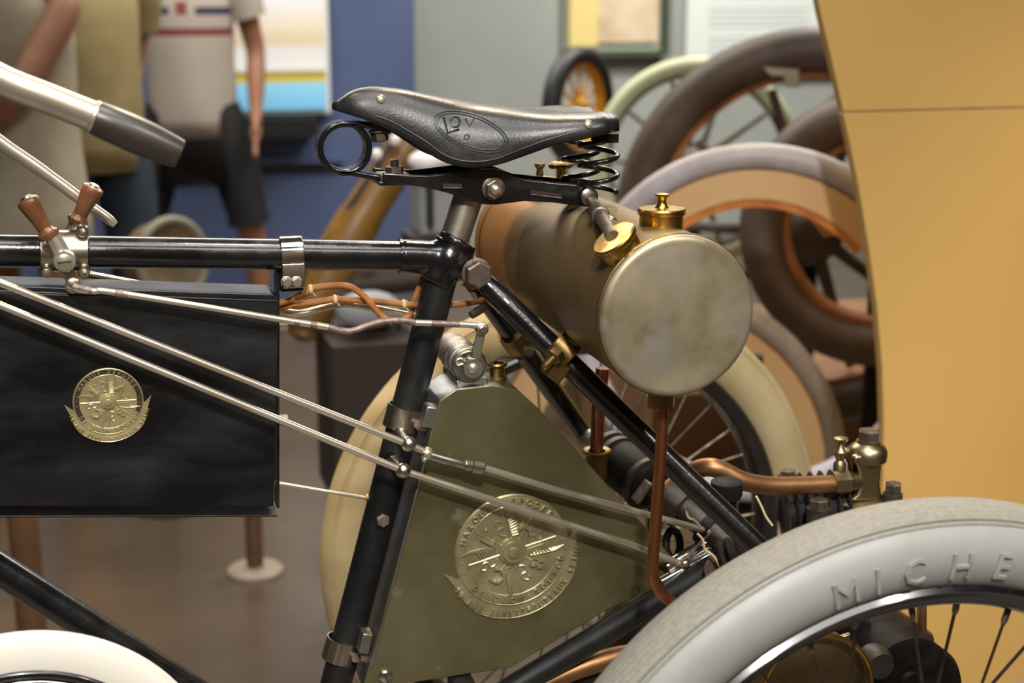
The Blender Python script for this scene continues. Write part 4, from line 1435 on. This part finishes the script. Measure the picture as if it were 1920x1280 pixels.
# ================================================================== WHITE ROUND DISC AT THE LOWER LEFT
YD = -.20
dtop = W(30, 1190, YD)
dRo = pxm(365, dtop); dRi = pxm(290, dtop)
dcn = V((dtop.x, YD, dtop.z-dRo))
dk = empty('disc_stand', (dcn.x, YD, -.328), label='round white disc with a black and silver ring at the lower left', cat='disc')
mat('disc_white', (214, 209, 196), .55)
build('white_ring', G().lathe([(dRi-.004, 0), (dRi, -.004), (dRo-.010, -.006), (dRo-.003, -.002), (dRo, .006), (dRo-.003, .014), (dRi-.004, .016)], dcn, YA, 96, closed=True), 'disc_white', dk)
build('black_ring', G().ring(dcn-YA*.003, YA, dRi-.001, .0035, 96, 10), 'rim_black', dk)
build('silver_ring', G().ring(dcn-YA*.002, YA, dRi-.0085, .0032, 96, 10), 'chrome', dk)
build('centre_disc', G().lathe([(dRi-.011, 0), (dRi-.013, .006)], dcn, YA, 64), 'steel_dark', dk)
build('stand_pole', G().tube([V((dcn.x, YD+.02, -.328)), V((dcn.x, YD+.02, dcn.z))], .012, 14), 'iron', dk)
build('stand_foot', G().lathe([(.08, 0), (.08, .008), (.02, .014)], V((dcn.x, YD+.02, -.328)), (0, 0, 1), 28), 'iron', dk)


# ================================================================== TYRES ON DISPLAY BEHIND
mat('tyre_brown', (92, 76, 66), .55, c2=(74, 60, 50), nscale=10)
mat('tyre_lilac', (172, 168, 178), .5, c2=(150, 142, 140), nscale=9)
mat('tyre_greybrown', (150, 138, 124), .55, c2=(122, 108, 92), nscale=8)
mat('tyre_darkbrown', (70, 58, 46), .6, c2=(54, 44, 34), nscale=9)
mat('tyre_paleyellow', (214, 220, 180), .6)
mat('tyre_black', (40, 40, 42), .5)
mat('rim_wood', (168, 104, 48), .55, c2=(130, 76, 34), nscale=14)
mat('spoke_yellow', (214, 150, 30), .5)
mat('plinth_wood', (140, 104, 70), .6, c2=(112, 80, 52), nscale=3, stretch=(.3, 3, 1))
mat('plinth_brown', (44, 34, 28), .7)


PLX0 = .9; PLY0 = 2.45; PLZ = -.42


def bg_tyre(name, label, px, py, dep, Rpx, tpx, m, tilt=0.0, board=None, bm='board_beige', rim=None, spokes=0, ms='rim_wood', arc=None, squash=1.0, bead=None, hub=False, group='old tyres shown on stands'):
    c = WD(px, py, dep)
    ax = (c-CAM); ax.z = 0; ax.normalize()
    ax = Quaternion((0, 0, 1), tilt) @ ax
    R = Rpx*dep/FPX; t = tpx*dep/FPX/2
    bz = PLZ if PLX0 < c.x < 3.4 and PLY0 < c.y < 3.5 else FLOOR
    root = empty(name, (c.x, c.y, bz), label=label, cat='wheel', group=group)
    prof = [((R-t)+t*math.cos(2*PI*k/20), t*1.1*math.sin(2*PI*k/20)) for k in range(20)]
    build('tyre', G().lathe(prof, c, ax, 96, closed=True), m, root, sharp=60)
    if bead:
        for s in (-1, 1):
            build('tread_line', G().ring(c+ax*(t*.6*s), ax, R-t*.35, t*.16, 96, 6), bead, root)
    ri = R-2*t
    if rim:
        rk = min(1.0, .012/t)
        build('rim', G().lathe([(ri+t*.15, -t*.62), (ri-t*.35*rk, -t*.6), (ri-t*.45*rk, 0), (ri-t*.35*rk, t*.6), (ri+t*.15, t*.62)], c, ax, 96, closed=True), rim, root)
    u = V((0, 0, 1)); w = ax.cross(u).normalized()
    if board:
        r_in, a0, a1 = board
        n = 40
        o = []; i_ = []
        for k in range(n+1):
            a = math.radians(a0+(a1-a0)*k/n)
            d = w*(-math.cos(a))+u*math.sin(a)
            o.append(c+d*(ri+t*.1)-ax*t*.9); i_.append(c+d*(r_in*dep/FPX)-ax*t*.9)
        vs = o+i_+[p+ax*.012 for p in o+i_]
        N = n+1
        fs = []
        for k in range(n):
            fs.append((k, k+1, N+k+1, N+k)); fs.append((2*N+k, 3*N+k, 3*N+k+1, 2*N+k+1))
            fs.append((k, 2*N+k, 2*N+k+1, k+1)); fs.append((N+k, N+k+1, 3*N+k+1, 3*N+k))
        fs.append((0, N, 3*N, 2*N)); fs.append((n, 2*N+n, 3*N+n, N+n))
        build('mounting_board', G().add(vs, fs), bm, root)
    for k in range(spokes):
        a = 2*PI*k/spokes
        d = w*math.cos(a)+u*math.sin(a)
        build('spoke', G().tube([c+d*(ri-t*.3), c+d*R*.14], [R*.022, R*.035], 10), ms, root)
    if hub or spokes:
        build('hub', G().lathe([(R*.05, -R*.18), (R*.09, -R*.16), (R*.16, -R*.05), (R*.16, R*.05), (R*.09, R*.16)], c, ax, 24), ms, root)
    # stand: a post from the floor up to the tyre
    pb = V((c.x, c.y, bz))+ax*(t+.03)
    pt = V((c.x, c.y, c.z-R*.2))+ax*(t+.03)
    build('stand_post', G().tube([pb, pt], .018, 12), 'iron', root)
    build('stand_foot', G().lathe([(.11, 0), (.11, .012), (.03, .018)], pb, (0, 0, 1), 24), 'iron', root)
    build('stand_hook', G().tube([pt, V((c.x, c.y, c.z-R+2*t))+ax*(t*.2)], .012, 8), 'iron', root)
    return root, c, R, ax


bg_tyre('tyre_display', 'pale tyre with wide beige board around the far rear wheel', 1230, 872, 2.98, 352, 44, 'tyre_greybrown', 0, (236, 0, 360), rim='rim_orange')
w2, c2_, R2, a2 = bg_tyre('tyre_display', 'lilac grey tyre with beige board arching above the brass tank', 1414, 613, 2.55, 344, 50, 'tyre_lilac', 0, (244, 15, 165))
w1, c1_, R1, a1_ = bg_tyre('wagon_wheel', 'large brown tyre with orange rim reaching highest behind the tank', 1522, 432, 3.5, 374, 88, 'tyre_brown', 0, None, rim='rim_wood', spokes=10, ms='tyre_brown', bead='tyre_greybrown')
bg_tyre('tyre_display', 'thick brown tyre inside the large brown wheel beside the yellow panel', 1650, 432, 3.05, 262, 92, 'tyre_brown', 0, None, rim='rim_wood', hub=True)
bg_tyre('spoked_wheel', 'cream tyred wheel half hidden by the large brown wheel', 1305, 305, 4.2, 196, 34, 'tyre_paleyellow', 0, None, rim='tyre_darkbrown', spokes=10, ms='tyre_greybrown', group='vehicle wheels in the background')
bg_tyre('spoked_wheel', 'narrow grey wheel with yellow spokes below the framed document', 1085, 200, 4.6, 112, 34, 'tyre_black', 1.02, None, rim='spoke_yellow', spokes=12, ms='spoke_yellow', group='vehicle wheels in the background')
# grey bracket boards on the large wheel
bk0 = WD(1498, 118, 3.4)
g = G()
sh = [(1432, 118), (1440, 104), (1475, 92), (1545, 82), (1620, 80), (1620, 122), (1530, 126), (1496, 132), (1500, 165), (1474, 165), (1470, 142), (1446, 142), (1436, 132)]
build('bracket_board', g.prism([WD(x, y, 3.38) for x, y in sh], a1_*.012), 'board_grey', w1)
sh = [(1530, 205), (1560, 180), (1640, 170), (1640, 232), (1560, 226), (1530, 228)]
build('bracket_board', G().prism([WD(x, y, 3.3) for x, y in sh], a1_*.012), 'board_grey', w1)
# orange inner edge under the arched board
ww2 = a2.cross(V((0, 0, 1))).normalized()
pts = []
for k in range(31):
    a = math.radians(40+100*k/30)
    pts.append(c2_+(ww2*(-math.cos(a))+V((0, 0, 1))*math.sin(a))*(236*2.55/FPX))
build('orange_edge', G().strip(pts, a2, .012, .05), 'rim_orange', w2)
# notch blocks on the arched board
for sh in ([(1500, 390), (1560, 398), (1572, 440), (1545, 445)], [(1250, 388), (1300, 384), (1312, 402), (1262, 440), (1225, 440)]):
    build('board_lug', G().prism([WD(x, y, 2.53) for x, y in sh], a2*.012), 'board_beige', w2)
# wooden plinth under the tyres
pz = WD(1600, 690, 3.6)
slab('timber_plinth', (PLX0, PLY0, FLOOR), (3.4, 3.5, PLZ), 'plinth_wood', label='wide timber plinth below the displayed tyres', cat='plinth', bevel=.01)

# ================================================================== ANOTHER MOTORCYCLE BEHIND THE SEAT TUBE
mat('brown_gold', (150, 112, 48), .42, c2=(112, 80, 34), nscale=7)
mat('lamp_white', (232, 232, 236), .35)
mat('machine_grey', (150, 156, 160), .5)
mat('dark_machine', (42, 34, 28), .6, c2=(60, 48, 38), nscale=6)
mc = empty('motorcycle', WD(640, 900, 3.4), label='brown and gold machine blurred behind the seat post', cat='motorcycle')
mc.location.z = FLOOR; WM[mc.name] = Matrix.Translation(mc.location)
DM = 3.3


def dpts(pts, dep=DM):
    return [WD(p[0], p[1], p[2] if len(p) > 2 else dep) for p in pts]


build('fork_cover', G().tube(cr(dpts([(790, 235), (760, 280), (700, 370), (640, 470), (580, 590), (566, 640)]), 4), [.035]*2+[.046]*8+[.052]*8+[.035]*2+[.012], 18), 'brown_gold', mc)
build('fork_edge', G().tube(cr(dpts([(745, 262), (690, 345), (640, 420), (590, 500)], DM-.03), 4), .012, 10), 'dark_machine', mc)
build('headlamp', G().sphere(WD(800, 303, DM-.05), .042, 20, (1, 1, .62)), 'lamp_white', mc)
for (x, y) in ((741, 263), (706, 290)):
    build('lamp_bulb', G().sphere(WD(x, y, DM-.12), .013, 12), 'lamp_white', mc)
build('side_case', G().box(WD(820, 380, DM+.1), .11, .10, .14), 'machine_grey', mc, bevel=.012)
build('case_slot', G().box(WD(806, 382, DM+.03), .012, .03, .10), 'dark_machine', mc)
build('case_base', G().box(WD(815, 448, DM+.1), .13, .12, .03), 'dark_machine', mc)
build('frame_block', G().box(WD(690, 770, DM), .19, .25, .36), 'plinth_brown', mc)
build('frame_tube', G().tube(dpts([(560, 500), (740, 620)]), .035, 12), 'dark_machine', mc)
build('cross_tube', G().tube(dpts([(600, 540), (800, 520)]), .03, 12), 'dark_machine', mc)
build('frame_leg', G().box(WD(700, 960, DM+.05), .10, .10, .55), 'plinth_brown', mc)
build('round_tank', G().sphere(WD(690, 580, DM-.1), .06, 18, (1.2, .6, .7)), 'machine_grey', mc)

# round pale drum seen over the top tube
hl = empty('drum_lamp', WD(325, 480, 3.9), label='round khaki drum with pale rim just above the top tube', cat='lamp')
dc = WD(325, 488, 3.9)
hl.location = (dc.x, dc.y, FLOOR); WM[hl.name] = Matrix.Translation(hl.location)
ax = V((.55, -.8, .1)).normalized()
mat('khaki', (128, 108, 78), .6, c2=(104, 86, 58), nscale=8)
mat('khaki_pale', (132, 128, 106), .6)
build('drum_shell', G().lathe([(.03, .14), (.07, .13), (.095, .09), (.108, .03), (.112, 0), (.104, -.004), (.06, .03), (.0, .045)], dc, -ax, 40), 'khaki', hl)
build('drum_rim', G().ring(dc, ax, .106, .012, 48, 10), 'khaki_pale', hl)
build('drum_stand', G().tube([dc-V((0, 0, .1))-ax*.06, V((dc.x, dc.y, FLOOR))-ax*.06], .02, 12), 'iron', hl)
build('drum_foot', G().lathe([(.12, 0), (.12, .01), (.03, .02)], V((dc.x, dc.y, FLOOR))-ax*.06, (0, 0, 1), 24), 'iron', hl)

# ================================================================== BARRIER POSTS
mat('post_brown', (104, 74, 50), .45, c2=(86, 60, 40), nscale=8)
mat('post_base', (150, 134, 116), .5)
pA_ = WZ(479, 1072, FLOOR)


def post(base, r, h, rb, label):
    root = empty('barrier_post', base, label=label, cat='post', group='barrier posts on the floor behind the box')
    build('base_plate', G().lathe([(rb, 0), (rb, .008), (rb*.9, .014), (r*1.3, .018)], base, (0, 0, 1), 36), 'post_base', root)
    build('pole', G().tube([V(base)+V((0, 0, .015)), V(base)+V((0, 0, h))], r, 20), 'post_brown', root)
    build('pole_cap', G().sphere(V(base)+V((0, 0, h)), r*1.05, 14, (1, 1, .5)), 'post_brown', root)


post(pA_, pxm(16, pA_), .42, pxm(52, pA_), 'thin brown barrier post with pale round base left of the seat tube')
pB_ = WZ(72, 1330, FLOOR)
post(pB_, pxm(27, pB_), .45, pxm(75, pB_), 'thicker brown barrier post beneath the round brass box badge')


# ================================================================== VISITORS
mat('skin_tan', (150, 104, 78), .55, c2=(138, 94, 68), nscale=12)
mat('skin_fair', (172, 130, 110), .55)
mat('hair_dark', (40, 30, 24), .6)
mat('cloth_cream', (176, 166, 144), .85, c2=(160, 150, 128), nscale=6)
mat('cloth_olive', (158, 142, 100), .85, c2=(138, 122, 82), nscale=6)
mat('cloth_black', (16, 15, 17), .85)
mat('cloth_navy', (34, 46, 58), .85, c2=(44, 58, 72), nscale=10)
mat('shoe_dark', (50, 44, 40), .6)


def striped_shirt():
    m = mat('shirt_striped', (168, 158, 148), .85)
    nt = m.node_tree; b = nt.nodes['Principled BSDF']; L = nt.links.new
    tc = nt.nodes.new('ShaderNodeTexCoord')
    sp = nt.nodes.new('ShaderNodeSeparateXYZ'); L(tc.outputs['Object'], sp.inputs[0])

    def bandf(sock, lo, hi):
        a = nt.nodes.new('ShaderNodeMath'); a.operation = 'GREATER_THAN'; L(sock, a.inputs[0]); a.inputs[1].default_value = lo
        c = nt.nodes.new('ShaderNodeMath'); c.operation = 'LESS_THAN'; L(sock, c.inputs[0]); c.inputs[1].default_value = hi
        d = nt.nodes.new('ShaderNodeMath'); d.operation = 'MULTIPLY'; L(a.outputs[0], d.inputs[0]); L(c.outputs[0], d.inputs[1])
        return d.outputs[0]

    def mul(a, c):
        d = nt.nodes.new('ShaderNodeMath'); d.operation = 'MULTIPLY'; L(a, d.inputs[0]); L(c, d.inputs[1]); return d.outputs[0]
    cur = None
    base = (*lin((168, 158, 148)), 1)
    inner = bandf(sp.outputs['X'], -.17, .17)
    for fac, c in ((mul(bandf(sp.outputs['Z'], 1.205, 1.235), inner), (116, 52, 44)),
                   (mul(bandf(sp.outputs['Z'], 1.285, 1.315), bandf(sp.outputs['X'], -.17, -.06)), (38, 44, 66)),
                   (mul(bandf(sp.outputs['Z'], 1.285, 1.315), bandf(sp.outputs['X'], .04, .17)), (38, 44, 66)),
                   (mul(bandf(sp.outputs['Z'], 1.285, 1.335), bandf(sp.outputs['X'], -.035, .01)), (124, 60, 48))):
        mx = nt.nodes.new('ShaderNodeMix'); mx.data_type = 'RGBA'
        L(fac, mx.inputs[0])
        if cur is None:
            mx.inputs[6].default_value = base
        else:
            L(cur, mx.inputs[6])
        mx.inputs[7].default_value = (*lin(c), 1)
        cur = mx.outputs[2]
    L(cur, b.inputs['Base Color'])


striped_shirt()


def skin_obj(name, joints, edges, rootj, m, parent, base, rz, sub=2):
    """joints: name -> (pos, rx, ry)"""
    names = list(joints)
    idx = {n: i for i, n in enumerate(names)}
    me = bpy.data.meshes.new(name)
    me.from_pydata([joints[n][0] for n in names], [(idx[a], idx[b]) for a, b in edges], [])
    o = bpy.data.objects.new(name, me)
    COL.objects.link(o)
    sk = o.modifiers.new('skin', 'SKIN')
    sk.use_smooth_shade = True
    sk.branch_smoothing = .4
    for n in names:
        d = me.skin_vertices[0].data[idx[n]]
        d.radius = (joints[n][1], joints[n][2])
        d.use_root = (n == rootj)
    sb = o.modifiers.new('sub', 'SUBSURF'); sb.levels = sub; sb.render_levels = sub
    me.materials.append(MATS[m])
    o.location = (0, 0, 0)
    if parent:
        o.parent = parent
    return o


def person(label, base, rz, H, pose, top_m, low_m, skin, top_hem, low_hem, sleeve=.5, dress=False, shoulder=.19, waist=.15, belly=1.0, crotch=.80, hipw=.160):
    """pose: joint name -> offset of elbow/hand relative positions; local x = right of the viewer when rz = 0, -y towards viewer"""
    s = H/1.72
    root = empty('person', base, label=label, cat='person', group='museum visitors')
    root.rotation_euler = (0, 0, rz)
    J = {}

    def j(n, p, rx, ry=None):
        J[n] = (V(p)*s, rx*s, (ry or rx)*s)
    j('pelvis', (0, 0, .93), .145, .105)
    j('belly', (0, -.01, 1.08), waist*.92, .105)
    j('chest', (0, 0, 1.27), .155, .115)
    j('neckbase', (0, 0, 1.43), .085, .075)
    j('neck', (0, -.005, 1.50), .052, .052)
    j('jaw', (0, -.02, 1.56), .062, .072)
    j('head', (0, -.012, 1.65), .078, .095)
    j('crown', (0, 0, 1.71), .05, .06)
    E_ = [('pelvis', 'belly'), ('belly', 'chest'), ('chest', 'neckbase'), ('neckbase', 'neck'), ('neck', 'jaw'), ('jaw', 'head'), ('head', 'crown')]
    for sd, k in (('l', -1), ('r', 1)):
        el = pose.get('elbow_'+sd, (k*.25, .02, 1.12)); ha = pose.get('hand_'+sd, (k*.27, -.04, .86))
        j('shoulder_'+sd, (k*shoulder, 0, 1.40), .060)
        j('uarm_'+sd, tuple(.5*a+.5*b for a, b in zip((k*shoulder, 0, 1.40), el)), .050)
        j('elbow_'+sd, el, .040)
        j('farm_'+sd, tuple(.6*a+.4*b for a, b in zip(el, ha)), .041)
        j('wrist_'+sd, ha, .026)
        d = (V(ha)-V(el)).normalized()
        pm = V(ha)+d*.05
        j('palm_'+sd, tuple(pm), .030, .018)
        fd = pose.get('finger_'+sd)
        fdir = V(fd).normalized() if fd else (d+V((0, -.15, -.1))).normalized()
        side = d.cross(V((1, 0, 0))).normalized()
        E_ += [('neckbase', 'shoulder_'+sd), ('shoulder_'+sd, 'uarm_'+sd), ('uarm_'+sd, 'elbow_'+sd), ('elbow_'+sd, 'farm_'+sd), ('farm_'+sd, 'wrist_'+sd), ('wrist_'+sd, 'palm_'+sd)]
        for q, ln in enumerate((.070, .078, .074, .058)):
            off = side*(.027-.018*q)
            a = pm+d*.035+off
            j('f%d_%s' % (q, sd), tuple(a), .0095)
            j('g%d_%s' % (q, sd), tuple(a+fdir*ln*.5), .0085)
            j('h%d_%s' % (q, sd), tuple(a+(fdir+V((0, -.3, 0))).normalized()*ln), .007)
            E_ += [('palm_'+sd, 'f%d_%s' % (q, sd)), ('f%d_%s' % (q, sd), 'g%d_%s' % (q, sd)), ('g%d_%s' % (q, sd), 'h%d_%s' % (q, sd))]
        tb_ = V(ha)+d*.02+side*.025
        j('t0_'+sd, tuple(tb_), .011); j('t1_'+sd, tuple(tb_+(d*.8+side*.6).normalized()*.05), .009)
        E_ += [('wrist_'+sd, 't0_'+sd), ('t0_'+sd, 't1_'+sd)]
        sp_ = pose.get('spread', .1)
        j('hip_'+sd, (k*.09, 0, .88), .095)
        j('thigh_'+sd, (k*(.09+sp_*.3), 0, .68), .085)
        j('knee_'+sd, (k*(.09+sp_*.5), -.01, .48), .058)
        j('calf_'+sd, (k*(.09+sp_*.6), .02, .33), .060)
        j('ankle_'+sd, (k*(.09+sp_*.7), .02, .08), .036)
        j('toe_'+sd, (k*(.10+sp_*.8), -.14, .025), .034, .022)
        E_ += [('pelvis', 'hip_'+sd), ('hip_'+sd, 'thigh_'+sd), ('thigh_'+sd, 'knee_'+sd), ('knee_'+sd, 'calf_'+sd), ('calf_'+sd, 'ankle_'+sd), ('ankle_'+sd, 'toe_'+sd)]
    skin_obj('body', J, E_, 'pelvis', skin, root, base, rz)
    # hair
    g = G(); g.sphere(V((0, .012, 1.665))*s, .098*s, 18, (.92, 1.05, .95))
    build_local('hair', g, 'hair_dark', root)
    g = G()
    for k in (-1, 1):
        g.sphere(V((k*.032, -.098, 1.645))*s, .011*s, 8)
    build_local('eyes', g, 'lamp_white', root)
    build_local('nose', G().sphere(V((0, -.112, 1.61))*s, .016*s, 10, (.8, 1, 1.3)), skin, root)

    # garment as lofted body shell, open at the hem
    def loft(name, rings, m, n=28):
        g = G(); vs = []; fs = []
        for (c, rx, ry) in rings:
            for k in range(n):
                a = 2*PI*k/n
                f = 1+.03*math.sin(5*a+c[2]*9)*(1 if c[2] < 1.1 else .2)
                vs.append((c[0]*s+rx*s*math.cos(a)*f, c[1]*s+ry*s*math.sin(a)*f, c[2]*s))
        for i in range(len(rings)-1):
            for k in range(n):
                fs.append((i*n+k, i*n+(k+1) % n, (i+1)*n+(k+1) % n, (i+1)*n+k))
        g.add(vs, fs)
        o = build_local(name, g, m, root)
        so_ = o.modifiers.new('solid', 'SOLIDIFY'); so_.thickness = .006
        return o
    rings = [((0, 0, top_hem), (.205 if dress else .168)*belly, (.17 if dress else .135)), ((0, 0, (top_hem+.95)/2), (.19 if dress else .17)*belly, (.155 if dress else .14)), ((0, 0, .98), .172*belly, .138), ((0, 0, 1.10), (waist+.022)*belly, .135),
             ((0, 0, 1.25), .178, .138), ((0, 0, 1.36), .182, .125), ((0, 0, 1.425), .145, .10), ((0, 0, 1.465), .085, .085), ((0, 0, 1.478), .066, .068)]
    torso = loft('shirt' if not dress else 'dress', rings, top_m)
    if sleeve > 0:
        for sd, k in (('l', -1), ('r', 1)):
            a = J['shoulder_'+sd][0]; b = J['elbow_'+sd][0]
            e = a.lerp(b, sleeve)
            g = G(); g.tube([a+V((-k*.05*s, 0, .01)), a, a.lerp(e, .5), e], [.070*s, .078*s, .076*s, .074*s], 16)
            build_local('sleeve', g, top_m, root)
    # trousers or shorts
    if low_m:
        loft('waistband', [((0, 0, crotch), hipw*1.02, .128), ((0, 0, .86), hipw, .130), ((0, 0, .95), .158, .126), ((0, 0, 1.0), .152, .12)], low_m)
        for sd, k in (('l', -1), ('r', 1)):
            pts = [V((k*.07, 0, .92))*s, J['hip_'+sd][0], J['thigh_'+sd][0], J['knee_'+sd][0], J['calf_'+sd][0], J['ankle_'+sd][0]]
            rr = [.095, .105, .098, .082, .078, .065]
            out = []; ro = []
            for p, r in zip(pts, rr):
                if p.z >= low_hem*s:
                    out.append(p); ro.append(r*s)
                else:
                    q = out[-1]; t_ = (q.z-low_hem*s)/(q.z-p.z)
                    out.append(q.lerp(p, t_)); ro.append(r*s+.012*s)
                    break
            build_local('trouser_leg', G().tube(out, ro, 20), low_m, root)
    for sd in 'lr':
        a = J['ankle_'+sd][0]; t_ = J['toe_'+sd][0]
        g = G(); g.tube([V((a.x, a.y+.05, .035)), V((a.x, a.y, .045)), V((t_.x, t_.y, .035)), V((t_.x, t_.y-.05, .025))], [.032, .046, .044, .024], 14)
        build_local('shoe', g, 'shoe_dark', root)
    return root


def build_local(name, g, m, root):
    o = build(name, g, m, None, sharp=70)
    o.parent = root
    return o


def at_floor(px, dep):
    p = WD(px, 300, dep)
    return V((p.x, p.y, FLOOR))


# man in striped shirt
b3 = at_floor(366, 6.0)
person('man in cream shirt with red chest stripe and black shorts', b3, -YAW*.6, 1.74,
       {'elbow_r': (.255, .03, 1.13), 'hand_r': (.25, -.08, .86), 'elbow_l': (-.245, .08, 1.12), 'hand_l': (-.22, .0, .88), 'spread': .22},
       'shirt_striped', 'cloth_black', 'skin_tan', .80, .46, sleeve=.52, shoulder=.195, crotch=.61, hipw=.185)
b2 = at_floor(176, 5.0)
person('person in olive beige shirt and dark teal trousers', b2, .35, 1.74,
       {'elbow_r': (.20, .10, 1.12), 'hand_r': (.10, .02, .95), 'spread': .06}, 'cloth_olive', 'cloth_navy', 'skin_fair', .78, .10, sleeve=.55, shoulder=.20, belly=1.0)
b1 = at_floor(40, 4.1)
person('woman in long cream top standing leftmost with bent bare arm', b1, PI*.85, 1.66,
       {'elbow_l': (-.12, .20, 1.16), 'hand_l': (.10, .15, 1.0), 'elbow_r': (.30, .0, 1.17), 'hand_r': (.14, -.05, 1.02), 'spread': .06}, 'cloth_cream', None, 'skin_tan', .68, .4, sleeve=0, dress=True, shoulder=.18)
